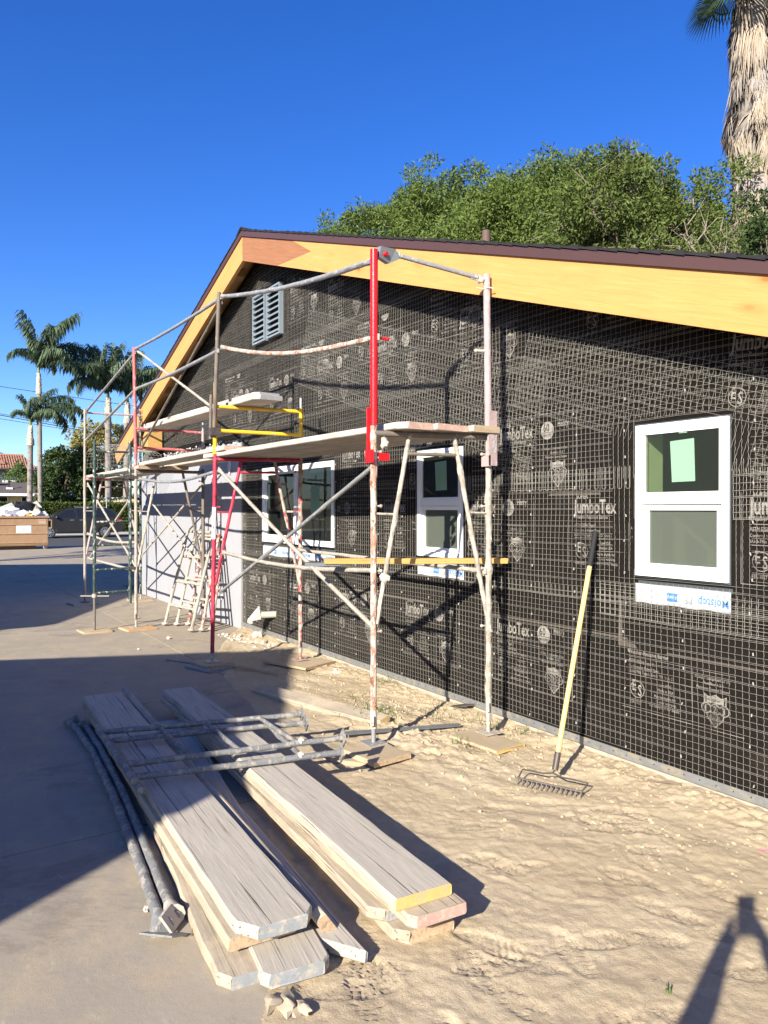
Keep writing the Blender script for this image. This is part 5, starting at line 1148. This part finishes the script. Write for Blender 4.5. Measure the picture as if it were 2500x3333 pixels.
# feather palms across the street
def frond_mesh(L, seed, curl):
    rg = random.Random(seed); m = MB(); pts = []; p = Vector((0, 0, 0)); ang = 1.3
    n = 22
    for i in range(n+1):
        pts.append(p.copy()); t = i/n; ang -= curl/n*(0.35+1.3*t); p = p+Vector((math.cos(ang), 0, math.sin(ang)))*(L/n)
    m.tube(pts, 0.02, 4, 0, None, False, 0.004)
    for i in range(2, n+1):
        t = i/n; a = pts[i]; d = (pts[i]-pts[i-1]).normalized()
        for j in range(5):
            for s in (-1, 1):
                b = pts[i-1].lerp(a, j/6); ll = L*0.26*(1-0.55*abs(t-0.45))*rg.uniform(0.75, 1.15)*(0.5 if t < 0.2 else 1)
                v = (d*rg.uniform(0.25, 0.7)+Vector((0, s*rg.uniform(0.45, 1.0), 0))+Vector((0, 0, rg.uniform(-0.95, 0.25)))).normalized()
                mid = b+v*ll*0.5; tip = mid+(v*0.6+Vector((0, 0, -1.2))).normalized()*ll*0.65; w = Vector((0.0075, 0.004, 0.003))
                m.add([b-w*.5, b+w*.5, mid+w, tip, mid-w], [(0, 1, 2, 3, 4)])
    me = m.mesh('frond'); me.materials.append(MATS['palm_leaf']); return me
FR = [frond_mesh(1.0, s, c) for s, c in ((1, .75), (2, 1.0), (3, 1.6), (4, 1.9), (5, 2.4), (6, 2.8))]
def feather_palm(label, base, z_crown, trunk_r, fronds, z_neck=None, lean=0.0, L=3.6, seed=0):
    t = thing('feather_palm', label, 'palm tree', base, 'feather palms across the street'); x, y, z = base; rg = random.Random(seed); zn = z_neck or z_crown-1.6
    top = Vector((x, y+lean, z_crown))
    m = MB(); m.tube([(x, y, z), (x, y+lean*0.3, z+(zn-z)*0.5), (x, y+lean*0.8, zn)], trunk_r, 12, trunk_r*0.05, 0.35); m.build('trunk', 'palm_trunk', t, True)
    m = MB(); m.tube([(x, y+lean*0.8, zn-0.35), (x, y+lean*0.85, zn+0.05), (x, y+lean*0.95, zn+(z_crown-zn)*0.6)], trunk_r*1.25, 12, trunk_r*0.22, 0.12, True, trunk_r*0.75); m.build('boots', 'palm_boot', t, True)
    m = MB(); m.tube([(x, y+lean*0.95, zn+(z_crown-zn)*0.4), tuple(top)], trunk_r*0.62, 10, 0, None, True, trunk_r*0.3); m.build('crown_shaft', 'palm_shaft', t, True)
    for k, fr in enumerate(fronds):
        az, el, ln = fr[:3]; kd = fr[3] if len(fr) > 3 else (0 if el > 0.25 else 1 if el > -0.2 else 2)
        o = link(FR[kd*2+k % 2], 'frond', t); o.location = top-Vector(base)-Vector((0, 0, 0.25*rg.random()+0.1)); s = ln*L*1.13; o.scale = (s, s, s); o.rotation_euler = (rg.uniform(-.3, .3), -el, az+rg.uniform(-.15, .15))
    return t
PI = math.pi
# azimuth: pi/2 = to the right in the picture (+y), -pi/2 = left, 0 = towards the camera (+x)
def crownset(seed, n=15, right=1.0): 
    rg = random.Random(seed); return [(rg.uniform(0, 2*PI), rg.uniform(-0.55, 0.45), rg.uniform(0.75, 1.05)) for _ in range(n)]
feather_palm('tallest feather palm on the left, two steep plumes blown to the right', (-53, 3.66, 0), 11.2, 0.15, [(-1.57, .32, .95, 0), (-1.4, .25, .75, 0), (1.57, .0, 1.12, 0), (1.4, .1, 1.0, 0), (1.7, -.12, 1.0, 1), (1.5, -.2, 1.1, 1), (1.57, -.4, .95, 2), (1.3, -.5, .9, 2), (-1.7, -.15, .62, 2), (-1.3, .0, .6, 2), (0.2, .1, .9, 1), (3.0, .1, .9, 1), (.6, -.2, .8, 2), (2.6, -.2, .8, 2)], 9.5, -0.1, 3.5, 1)
feather_palm('shorter feather palm at the far left, its crown over the taller trunk', (-53, 3.02, 0), 7.7, 0.17, [(-1.4, .3, .55, 0), (-1.7, .2, .5, 0), (-1.5, -.2, .42, 2), (1.57, .05, .8, 0), (1.5, -.15, 1.0, 1), (1.6, -.3, 1.15, 1), (1.4, -.4, 1.05, 2), (1.7, -.55, .95, 2), (.3, .1, .6, 1), (2.8, .1, .6, 1), (-2.3, -.2, .5, 2), (1.0, -.3, .85, 2)], 6.1, 0.05, 3.0, 2)
feather_palm('feather palm behind the cream corner post of the scaffold', (-53, 7.94, 0), 9.9, 0.21, [(1.6, .3, .95), (-1.5, .3, .95), (-1.6, .0, 1.15), (-1.3, -.1, 1.0), (-1.9, -.3, .9), (1.4, .0, .9), (1.8, -.3, .85), (0.1, .3, .9), (3.1, .35, .9), (-0.7, -.1, .95), (0.8, .1, .9), (-2.5, .1, .9), (2.4, .0, .9), (-1.5, .45, .9), (-1.2, -.45, .8), (1.2, .5, .8)], 8.4, 0.0, 3.3, 3)
feather_palm('feather palm just left of the eave, half hidden by the faded red guard post', (-53, 9.1, 0), 9.8, 0.20, [(1.6, .3, .9), (1.4, .05, 1.05), (1.7, -.2, 1.0), (1.2, -.35, .9), (-1.5, .3, .9), (-1.7, .0, .8), (0.2, .3, .9), (3.0, .3, .9), (0.9, .0, .9), (2.2, .1, .9), (1.5, .5, .9), (2.6, -.2, .8)], 7.9, 0.15, 3.3, 4)
# hedge, clipped, and the broad-leaved trees over it
hd = thing('hedge', 'long clipped green hedge behind the parked minivan', 'hedge', (-51, 8, 0.1))
rgn = np.random.default_rng(5); n = 26000
Y_ = rgn.uniform(-2, 17, n); f = rgn.random(n); Pz = np.where(f < 0.72, rgn.uniform(0.1, 1.9, n), 1.92+rgn.normal(0, .035, n)); Px = np.where(f < 0.72, -50.55+rgn.normal(0, .06, n), rgn.uniform(-51.7, -50.5, n))
Nn = np.where((f < 0.72)[:, None], np.array([1.0, 0, .5]), np.array([0.3, 0, 1.0]))
link(leaf_mesh('hedge_leaves', np.stack([Px, Y_, Pz], 1)-np.array([-51, 8, .1]), Nn, 0.14, 0.08, 'leaf_hedge', 0, rgn), 'hedge_leaves', hd, kind='stuff')
MB().box((-51.7, -2, 0.1), (-50.6, 17, 1.86)).build('hedge_core', 'leaf_dark', hd)
tree('broadleaf_tree', 'dense dark broad-leaved tree over the hedge behind the minivan', (-56, 5.6, 0), (-56, 5.75, 3.5), (1.9, 1.75, 2.5), 150, 85, 0.42, 0.26, 0.11, 'leaf_dark', 81, 0.12, 0.1, 10, 0.2, -0.95, inner=0.3)
tree('flowering_tree', 'tree with pale yellow blossom behind the cream corner post', (-59, 8.1, 0), (-59, 8.6, 4.9), (2.4, 2.4, 3.4), 170, 80, 0.5, 0.25, 0.13, 'leaf_bloom', 83, 0.15, 0.0, 10, 0.2, -0.8, inner=0.3)
tree('garden_tree', 'small bright green tree between the two left palm trunks and the white house', (-74, 5.1, 0), (-74, 5.1, 4.4), (1.1, 1.2, 1.2), 40, 70, 0.4, 0.25, 0.12, 'leaf_far', 85, 0.25, 0.0, 6, 0.15, -0.8)
tree('garden_tree', 'hazy olive tree far behind, between the tiled roof and the dark broad-leaved tree', (-92, 10.6, 0), (-92, 10.6, 4.6), (1.8, 1.6, 2.2), 60, 70, 0.55, 0.3, 0.14, 'leaf_far', 86, 0.2, 0.0, 6, 0.2, -0.8)
# ------------------------------------------------------------------ houses across the street
th = thing('tiled_house', 'white two-storey house with a clay barrel-tile roof, far left', 'house', (-88, 3, 0))
MB().box((-92, -6, 0), (-86, 7.6, 4.95)).build('wall', 'wall_cream', th)
MB().box((-86.02, -6, 4.98), (-85.9, 7.65, 5.62)).build('wall_band', 'wall_grey_blue', th)
MB().box((-86.0, -6.2, 5.62), (-84.9, 8.0, 5.74)).build('eave', 'black_metal', th)
m = MB()
for k in range(58):                                          # barrel tiles, one row of courses per column
    y = -6.0+k*0.243
    for j in range(9):
        t0, t1 = j/9, (j+1)/9+0.03; x0, x1 = -84.9-3.2*t0, -84.9-3.2*t1; z0, z1 = 5.76+1.60*t0+0.05, 5.76+1.60*t1
        ye = y if y < 6.9 else y
        if y > 7.9-1.15*t0-0.1: continue
        m.tube([(x0, y, z0), (x1, y, z1)], 0.085, 6, 0, None, False, 0.075)
m.build('roof_tiles', 'tile_clay', th, kind='stuff')
MB().add([(-84.9, -6.2, 5.75), (-84.9, 8.0, 5.75), (-88.1, 6.9, 7.35), (-88.1, -6.2, 7.35)], [(0, 1, 2, 3)]).build('roof', 'tile_clay', th)
MB().tube([(-88.1, -6.2, 7.40), (-88.1, 6.9, 7.40)], 0.12, 8).build('ridge_tiles', 'tile_clay', th)
m = MB(); m.prism([(-85.6, 4.2, 6.3), (-85.6, 4.95, 6.3), (-85.6, 4.55, 6.75)], (-0.8, 0, 0)); m.build('roof_vent', 'tile_clay', th)
yh = thing('yellow_house', 'low pale yellow bungalow with a dark grey-brown roof behind the hedge', 'house', (-67, 3, 0))
MB().box((-72, -5, 0), (-66.3, 6.1, 2.70)).build('wall', 'wall_yellow', yh)
MB().add([(-65.7, -5.4, 2.86), (-65.7, 6.35, 2.86), (-69.5, 5.7, 3.85), (-69.5, -5.4, 3.85)], [(0, 1, 2, 3)]).build('roof', 'roof_grey_brown', yh)
MB().box((-65.75, -5.4, 2.66), (-65.62, 6.35, 2.86)).build('fascia', 'white_paint', yh)
for a, b in ((1.3, 3.1), (4.1, 4.85)):
    w = thing_part('window', yh, (-66.3, (a+b)/2, 1.5)); MB().box((-66.33, a, 1.2), (-66.25, b, 2.55)).build('pane', 'dark_pane', w); m = MB()
    for yy in (a, (a+b)/2, b): m.box((-66.26, yy-0.03, 1.2), (-66.22, yy+0.03, 2.55))
    m.build('frame', 'white_paint', w)
MB().box((-66.3, 4.95, 0.1), (-66.24, 5.35, 2.2)).build('door', 'black_metal', yh)
m = MB(); m.tube([(-67.2, 3.30, 3.25), (-67.2, 3.30, 3.85)], 0.045, 6); m.tube([(-67.2, 3.30, 3.80), (-67.2, 3.30, 3.92)], 0.10, 8); m.build('roof_flue', 'black_metal', yh, True)
MB().box((-67.35, 3.1, 3.22), (-67.0, 3.55, 3.36)).build('flashing', 'white_paint', yh)
MB().box((-68.6, 2.0, 3.7), (-68.2, 2.9, 4.0)).build('chimney', 'roof_grey_brown', yh)
bh = thing('beige_house', 'beige house wall with a dark roof behind the hedge, seen between the scaffold posts', 'house', (-66, 10.5, 0))
MB().box((-72, 8.3, 0), (-66, 13.5, 2.2)).build('wall', 'wall_beige', bh)
m = MB(); m.prism([(-65.98, 8.4, 2.2), (-65.98, 13.4, 2.2), (-65.98, 13.4, 2.35), (-65.98, 10.4, 3.1)], (-5, 0, 0)); m.build('gable', 'wall_beige', bh)
m = MB(); m.add([(-65.6, 7.6, 2.25), (-72, 7.6, 2.25), (-72, 10.4, 3.4), (-65.6, 10.4, 3.4), (-65.6, 14, 2.4), (-72, 14, 2.4)], [(0, 1, 2, 3), (3, 2, 5, 4)]); m.build('roof', 'roof_grey_brown', bh)
MB().box((-66.02, 9.2, 0.6), (-65.95, 10.6, 2.0)).build('window', 'dark_pane', bh)
sp = thing('sign_pole', 'plain pale metal signpost at the hedge, behind the green ladder frame', 'pole', (-49.9, 7.15, 0.1))
MB().tube([(-49.9, 7.15, 0.1), (-49.9, 7.15, 2.95)], 0.035, 8).build('post', 'pipe_galv', sp, True)
for i, (za, zb, zs, r, lab) in enumerate(((9.90, 9.45, 0.05, .018, 'topmost thin power line crossing behind the palms'), (8.06, 7.30, .1, .016, 'upper wire of the lower trio of power lines'), (7.97, 7.12, .1, .026, 'thick dark cable in the middle of the lower trio'), (7.72, 7.05, .1, .016, 'lowest wire of the power lines'))):
    p = [(-56, -12+k*3.2, za+(zb-za)*((-12+k*3.2)-1.5)/6.0-0.0) for k in range(12)]; p = [(x, y, z+0.012*(y-4)**2*zs*0.3) for x, y, z in p]
    tag(MB().tube(p, r, 4).build('power_line', 'black_metal', None, origin=p[0]), lab, 'wire', 'power lines over the street')
# hills
xs_ = np.linspace(-1500, 3200, 90); V = []; 
for i, y in enumerate(xs_):
    h = 425-0.34*max(0, y-560)+26*fbm(np.array([y]), np.array([0.0]), 0.006, 4, 3)[0]*2
    if y < 560: h = 425-0.25*(560-y)*0.3+30*fbm(np.array([y]), np.array([0.0]), 0.006, 4, 3)[0]
    h = max(h, 120); V += [(-5200, y, -5), (-6000, y, h), (-7200, y, -5)]
F = []
for i in range(len(xs_)-1):
    a = i*3; F += [(a, a+3, a+4, a+1), (a+1, a+4, a+5, a+2)]
link(npmesh('hills', V, F, 'hill_scrub_haze', True), 'hills', kind='structure')
# ------------------------------------------------------------------ dumpster with rubbish
du = thing('dumpster', 'brown steel dumpster heaped with rubbish at the end of the driveway', 'dumpster', (-32.7, 0, 0))
y0, y1 = -1.6, 0.985
m = MB(); m.box((-33.4, y0, 0.16), (-32.0, y1, 0.20)); m.box((-32.02, y0, 0.20), (-31.98, y1, 1.26)); m.box((-33.4, y0, 0.20), (-33.36, y1, 1.26)); m.box((-33.36, y1-0.04, 0.20), (-32.02, y1, 1.26)); m.box((-33.36, y0, 0.20), (-32.02, y0+0.04, 1.26)); m.build('body', 'dumpster_brown', du)
m = MB(); m.box((-32.04, y0-0.04, 1.255), (-31.93, y1+0.05, 1.325)); m.box((-33.45, y0-0.04, 1.255), (-33.35, y1+0.05, 1.325)); m.build('rim', 'dumpster_brown', du)
for z in (0.985, 0.625, 0.27):
    m = MB(); m.prism([(-31.98, y0, z-0.03), (-31.955, y0, z-0.012), (-31.955, y0, z+0.012), (-31.98, y0, z+0.03)], (0, y1-y0, 0)); m.build('rib', 'dumpster_brown', du)
m = MB(); a, b = y1, y1+0.16
m.box((-32.5, a, 1.14), (-32.0, b, 1.18)); m.box((-32.5, a, 0.84), (-32.0, b, 0.88)); m.box((-32.5, b-0.03, 0.88), (-32.0, b, 1.14)); m.prism([(-32.0, a, 1.18), (-32.0, b-0.04, 1.18), (-32.0, a, 1.26)], (-0.5, 0, 0)); m.prism([(-32.0, a, 0.84), (-32.0, a, 0.74), (-32.0, b-0.04, 0.84)], (-0.5, 0, 0)); m.build('fork_pocket', 'dumpster_brown', du)
m = MB(); m.box((-32.1, y1-0.13, 0.03), (-32.0, y1-0.03, 0.16)); m.build('caster_fork', 'steel_dark', du)
m = MB(); m.tube([(-32.08, y1-0.08, 0.075), (-32.02, y1-0.08, 0.075)], 0.075, 12); m.build('caster', 'pvc_white', du, True)
MB().box((-33.3, y0+0.1, 0.01), (-32.2, y1-0.4, 0.16)).build('skid', 'steel_dark', du)
def yz_print(P, name, mats, parent, x, yc, zc):
    m = MB(); m.v = [(x+l, yc+u, zc+v) for u, v, l in P.m.v]; m.f = P.m.f; m.mi = P.m.mi; return m.build(name, mats, parent)
MB().box((-31.981, -0.145, 0.66), (-31.972, 0.385, 0.95)).build('sign_plate', 'white_paint', du)
P = Print(); P.text('Nolan Bros Services', 0.05, 0.225, 0.046, 0.004, 0.98); P.rect(0.05, 0.205, 0.48, 0.209); P.text('(909) 543-4434', 0.07, 0.035, 0.05, 0.006, 1.0)
for a in (math.pi/2, math.pi*7/6, math.pi*11/6):
    c, s = math.cos(a), math.sin(a); P.m.cur = 0; ux, uv = 0.265, 0.135; r1 = 0.06
    b = a+2*math.pi/3*0.8; P.m.poly([(ux+r1*c, uv+r1*s, 0), (ux+r1*math.cos(b), uv+r1*math.sin(b), 0), (ux+0.6*r1*math.cos(b), uv+0.6*r1*math.sin(b), 0), (ux+0.6*r1*c, uv+0.6*r1*s, 0)])
yz_print(P, 'sign_lettering', ['trim_black', 'trim_black'], du, -31.970, -0.145, 0.66)
MB().box((-31.985, 0.655, 1.02), (-31.972, 0.925, 1.19)).build('warning_plate', 'paper_pale', du)
MB().box((-31.971, 0.665, 1.13), (-31.969, 0.915, 1.145)).build('warning_stripe', 'label_red', du)
RG2 = 'rubbish heaped in the dumpster'
def junk(name, label, cat, c, r, sq, mat, seed, rough=0.9): tag(MB().ball(c, r, 14, rough, sq, seed).build(name, mat, None, True, origin=c), label, cat, RG2)
junk('rubbish_bag', 'big white rubbish bag at the left of the dumpster heap', 'bag', (-32.3, -0.35, 1.40), 0.30, (0.9, 1.2, 0.75), 'bag_white', 1)
junk('rubbish_bag', 'second white bag, farther left in the dumpster heap', 'bag', (-32.25, -0.85, 1.36), 0.25, (0.9, 1.1, 0.7), 'bag_white', 2)
junk('rubbish_bag', 'small crumpled white bag left of the black one in the dumpster', 'bag', (-32.2, 0.13, 1.40), 0.17, (0.9, 1.1, 0.9), 'bag_white', 3)
junk('rubbish_bag', 'pale translucent bag at the right of the dumpster heap', 'bag', (-32.2, 0.55, 1.40), 0.21, (0.9, 1.1, 0.75), 'bag_white', 4)
junk('rubbish_bag', 'pale bag at the right corner of the dumpster heap', 'bag', (-32.2, 0.86, 1.36), 0.14, (0.9, 1.0, 0.9), 'bag_white', 5)
junk('rubbish_bag', 'large black rubbish bag on top of the dumpster heap', 'bag', (-32.6, 0.30, 1.55), 0.33, (0.9, 1.05, 0.8), 'bag_black', 6)
junk('rubbish_bag', 'smaller black bag at the back left of the large black one', 'bag', (-32.8, 0.03, 1.60), 0.22, (0.9, 1.0, 1.0), 'bag_black', 7)
junk('scrap', 'yellow scrap low in the dumpster heap', 'scrap', (-32.05, 0.42, 1.35), 0.075, (0.9, 1.1, 0.7), 'yellow_plastic', 8)
junk('scrap', 'tan paper low in the middle of the dumpster heap', 'scrap', (-32.1, 0.33, 1.37), 0.12, (0.9, 1.2, 0.7), 'cardboard', 9)
m = MB(); m.prism([(-32.5, 0.40, 1.62), (-32.45, 0.62, 1.80), (-32.4, 0.80, 1.50), (-32.35, 0.60, 1.52)], (-0.05, 0.01, 0.02)); tag(m.build('cardboard_piece', 'cardboard', None, origin=(-32.4, .6, 1.5)), 'peach cardboard piece on the right of the dumpster heap', 'cardboard', RG2)
m = MB(); m.prism([(-32.9, 0.30, 1.68), (-32.9, 0.72, 1.92), (-32.7, 0.88, 1.66), (-32.7, 0.8, 1.55)], (-0.05, 0, 0.02)); tag(m.build('grey_sheet', 'scrap_grey', None, origin=(-32.8, .5, 1.7)), 'grey sheet sticking up at the back right of the dumpster heap', 'sheet', RG2)
m = MB(); m.prism([(-32.8, -1.0, 1.50), (-32.9, -0.20, 1.84), (-32.6, -0.12, 1.66), (-32.5, -0.55, 1.58)], (-0.04, 0, 0.025)); tag(m.build('corrugated_sheet', 'scrap_grey', None, origin=(-32.8, -.5, 1.6)), 'pale corrugated sheet sloping up at the left of the dumpster heap', 'sheet', RG2)
# ------------------------------------------------------------------ parked minivan
vx = -44.5
vn = thing('minivan', 'dark grey minivan parked along the hedge, seen from its side', 'car', (vx-0.95, 4.4, -0.03))
low = [(1.92, .30), (1.88, .62), (1.98, .86), (2.35, .98), (2.95, 1.08), (6.72, 1.10), (6.86, .92), (6.93, .62), (6.90, .34), (6.6, .24), (6.27, .24)]
def arch(cy, r): return [(cy+r*math.cos(a), 0.30+r*math.sin(a)) for a in np.linspace(0.0, math.pi, 9)]
low += arch(5.886, 0.39)+[(5.45, .22), (3.36, .22)]+arch(2.93, 0.39)+[(2.5, .25)]
m = MB(); m.prism([(vx, y, z) for y, z in low], (-1.95, 0, 0)); m.build('body', 'car_paint', vn, False)
gh = [(2.95, 1.08), (3.72, 1.545), (4.2, 1.655), (5.0, 1.695), (6.05, 1.66), (6.38, 1.58), (6.80, 1.10)]
m = MB(); m.add([(vx-0.02, y, z) for y, z in gh[:1]+gh[-1:]]+[], [])
o_ = [(vx-0.02-0.28*(z-1.08)/0.6, y, z) for y, z in gh]; i_ = [(vx-1.93+0.28*(z-1.08)/0.6, y, z) for y, z in gh]; k = len(gh)
m = MB(); m.add(o_+i_, [tuple(range(k)), tuple(range(2*k-1, k-1, -1))]+[(j, k+j, k+(j+1) % k, (j+1) % k) for j in range(k)]); m.build('cabin', 'car_paint', vn)
def pane(poly, name='window', mat='dark_pane'):
    m = MB(); m.prism([(vx-0.02-0.28*(z-1.08)/0.6+0.006, y, z) for y, z in poly], (-0.01, 0, 0)); return m.build(name, mat, vn)
pane([(3.18, 1.12), (3.78, 1.50), (4.22, 1.585), (4.33, 1.12)]); pane([(4.40, 1.12), (4.36, 1.59), (5.25, 1.615), (5.36, 1.12)]); pane([(5.44, 1.12), (5.36, 1.61), (6.05, 1.585), (6.32, 1.48), (6.52, 1.13)])
m = MB(); m.prism([(vx-0.20, 3.02, 1.12), (vx-0.20, 3.72, 1.545), (vx-1.75, 3.72, 1.545), (vx-1.75, 3.02, 1.12)], (0, -0.012, 0.012)); m.build('windscreen', 'dark_pane', vn)
for yy in (3.22, 4.36, 5.40): m = MB(); m.box((vx-0.001, yy-0.006, 0.34), (vx+0.003, yy+0.006, 1.08)); m.build('door_seam', 'trim_black', vn)
for yy in (4.10, 4.62): m = MB(); m.box((vx, yy-0.11, 0.965), (vx+0.03, yy+0.11, 0.995)); m.build('door_handle', 'alloy', vn)
m = MB(); m.ball((vx+0.10, 3.30, 1.14), 0.12, 10, 0.1, (0.9, 0.8, 0.65)); m.build('mirror', 'car_paint', vn, True)
m = MB(); m.box((vx+0.0, 3.4, 0.26), (vx+0.012, 5.45, 0.34)); m.build('sill_trim', 'trim_black', vn)
m = MB(); m.prism([(vx+0.004, 6.45, 0.90), (vx+0.004, 6.84, 0.86), (vx+0.004, 6.80, 1.02), (vx+0.004, 6.50, 1.0)], (-0.1, 0.02, 0)); m.build('tail_light', 'tail_red', vn)
m = MB(); m.prism([(vx+0.006, 6.55, 0.865), (vx+0.006, 6.85, 0.83), (vx+0.006, 6.84, 0.87), (vx+0.006, 6.56, 0.90)], (-0.1, 0.02, 0)); m.build('tail_light_lens', 'white_paint', vn)
m = MB(); m.box((vx-0.35, 4.3, 1.695), (vx-0.31, 6.0, 1.725)); m.build('roof_rail', 'alloy', vn)
for nm, cy in (('front', 2.93), ('rear', 5.886)):
    w = thing_part('wheel', vn, (vx-0.1, cy, 0.30))
    m = MB(); m.tube([(vx-0.22, cy, 0.30), (vx-0.005, cy, 0.30)], 0.335, 28); m.build('tyre', 'rubber', w, True)
    m = MB(); n = 24
    m.tube([(vx-0.06, cy, 0.30), (vx+0.0, cy, 0.30)], 0.10, 12)
    for k in range(n): a = 2*PI*k/n; m.obox((vx+0.0, cy+0.232*math.cos(a), 0.30+0.232*math.sin(a)), (0.012, 0, 0), (0, -0.034*math.sin(a), 0.034*math.cos(a)), (0, 0.012*math.cos(a), 0.012*math.sin(a)))
    for k in range(10): a = 2*PI*k/10; m.obox((vx+0.001, cy+0.145*math.cos(a), 0.30+0.145*math.sin(a)), (0.010, 0, 0), (0, -0.016*math.sin(a), 0.016*math.cos(a)), (0, 0.09*math.cos(a), 0.09*math.sin(a)))
    m.build('rim', 'alloy', w)
    m = MB(); m.tube([(vx-0.03, cy, 0.30), (vx-0.012, cy, 0.30)], 0.225, 20); m.build('brake_disc', 'steel_dark', w, True)
# ------------------------------------------------------------------ neighbours behind the camera (their shadows fall into view)
def gable_house(label, ax_, ay, hz, s1, w1, s2, w2, depth, roofm='roof_grey_brown'):
    h = thing('neighbour_house', label, 'house', (ax_, ay, 0)); xr, xl = ax_+w1, ax_-w2; zr, zl = hz-s1*w1, hz-s2*w2; tk = 0.16
    m = MB(); m.prism([(xl+0.02, ay+0.02-0.35, -0.1), (xr-0.02, ay-0.33, -0.1), (xr-0.02, ay-0.33, zr-tk), (ax_, ay-0.33, hz-tk), (xl+0.02, ay-0.33, zl-tk)], (0, -depth, 0)); m.build('wall', 'neighbour_stucco', h)
    for (a, za), (b, zb) in (((xl, zl), (ax_, hz)), ((ax_, hz), (xr, zr))):
        m = MB(); m.prism([(a, ay, za-tk), (b, ay, zb-tk), (b, ay, zb), (a, ay, za)], (0, -depth-0.5, 0)); m.build('roof', roofm, h)
    w = thing_part('window', h, (ax_, ay-0.3, 1.0)); MB().box((ax_-0.9, ay-0.335, 1.0), (ax_+0.9, ay-0.31, 2.1)).build('pane', 'dark_pane', w)
    m = MB(); ringbox(m, ax_-0.95, ax_+0.95, 0.95, 2.15, 0.06, ay-0.34, ay-0.29); m.build('frame', 'white_paint', w)
    return h
gable_house('neighbour gabled house behind the camera, near the plank pile', -2.77, -8.0, 4.4, 0.45, 2.54, 0.55, 3.4, 8)
gable_house('larger neighbour house farther down the driveway, left of the view', -13.5, -8.6, 7.0, 0.523, 6.4, 0.523, 6.6, 9)
tree('yard_tree', 'yard tree between the neighbour houses beyond the left edge of the view', (-22.5, -6.5, -0.1), (-22.5, -6.5, 6.0), (1.9, 1.9, 1.9), 70, 60, 0.5, 0.25, 0.10, 'leaf_pepper', 91, 0.3, 0.1, 10, 0.2)
# ------------------------------------------------------------------ photographer
back = Vector((-fw.x, -fw.y, 0)).normalized(); rt = Vector((fw.y, -fw.x, 0)).normalized(); cp = Vector((0, -3.75, 1.60))
ph = thing('phone', 'smartphone held up by the photographer', 'phone', cp+back*0.03-Vector((0, 0, 0.14)))
m = MB(); m.obox(cp+back*0.03+rt*(-0.012)-Vector((0, 0, 0.060)), rt*0.036, back*0.0045, Vector((0, 0, 0.075))); m.build('body', 'phone_body', ph)
m = MB(); m.tube([cp+back*0.0245-Vector((0, 0, 0.0)), cp+back*0.020], 0.009, 10); m.build('lens', 'phone_body', ph, True)
pc = cp+back*0.42+rt*0.0
B_ = lambda r_, f_, z: tuple(pc+rt*r_-back*f_+Vector((0, 0, z-pc.z)))
vs, es, rs = [], [], []
def vtx(p, r): vs.append(p); rs.append(r); return len(vs)-1
def chain(i0, pts):
    for p, r in pts:
        j = vtx(p, r); es.append((i0, j)); i0 = j
    return i0
pel = vtx(B_(0, 0, .80), .135); spn = chain(pel, [(B_(0, .01, .95), .125), (B_(0, .01, 1.10), .135), (B_(0, .02, 1.22), .125)])
nk = chain(spn, [(B_(0, .03, 1.30), .052)]); hd_ = chain(nk, [(B_(0, .05, 1.36), .075), (B_(0, .06, 1.42), .085), (B_(0, .05, 1.475), .06)])
for s in (-1, 1):
    chain(pel, [(B_(s*.085, 0, .72), .085), (B_(s*.10, .02, .43), .055), (B_(s*.11, 0, .09), .036), (B_(s*.12, .10, .03), .028)])
    sh = chain(spn, [(B_(s*.16, .02, 1.21), .055), (B_(s*.27, .12, 1.13), .043), (B_(s*.33, .20, 1.20), .039)])
    wr = chain(sh, [(B_(.10 if s > 0 else -.19, .31, 1.30), .048), (B_(s*.075-.012, .40, 1.435), .027)])
    for k, (dz, ln) in enumerate(((.055, .045), (.035, .05), (.012, .046), (-.01, .038))):
        chain(wr, [(B_(s*(.062)-.012, .405, 1.455+dz*.6), .010), (B_(s*(.047)-.012, .405, 1.465+dz), .0085), (B_(s*(.034)-.012, .400, 1.465+dz), .0075)])
    chain(wr, [(B_(s*.055-.012, .375, 1.45), .011), (B_(s*.035-.012, .378, 1.48), .009)])
me = bpy.data.meshes.new('person'); me.from_pydata([tuple(Vector(p)-Vector(B_(0, 0, 0))) for p in vs], es, [])
me.materials.append(MATS['cloth_dark'])
pe = link(me, 'person', None, 'person in dark clothes behind the camera, both arms raised holding a phone', None, Vector(B_(0, 0, 0)), 'person')
sk = pe.modifiers.new('skin', 'SKIN'); me.skin_vertices[0].data.foreach_set('radius', [q for r_ in rs for q in (r_, r_)])
me.skin_vertices[0].data[0].use_root = True; sk.use_smooth_shade = True
pe.modifiers.new('subsurf', 'SUBSURF').levels = 1; pe.modifiers['subsurf'].render_levels = 2
m = MB(); m.ball(Vector(B_(0, .03, 1.435)), 0.10, 12, 0.12, (1, 1.0, 0.85), 2); m.build('hair', 'hair', pe, True)
m = MB(); m.ball(Vector(B_(0, .105, 1.405)), 0.058, 12, 0.05, (1.0, 1.0, 1.25), 1); m.ball(Vector(B_(0, .168, 1.40)), 0.013, 6, 0, (1, 1, 1.4)); m.build('face', 'skin', pe, True)
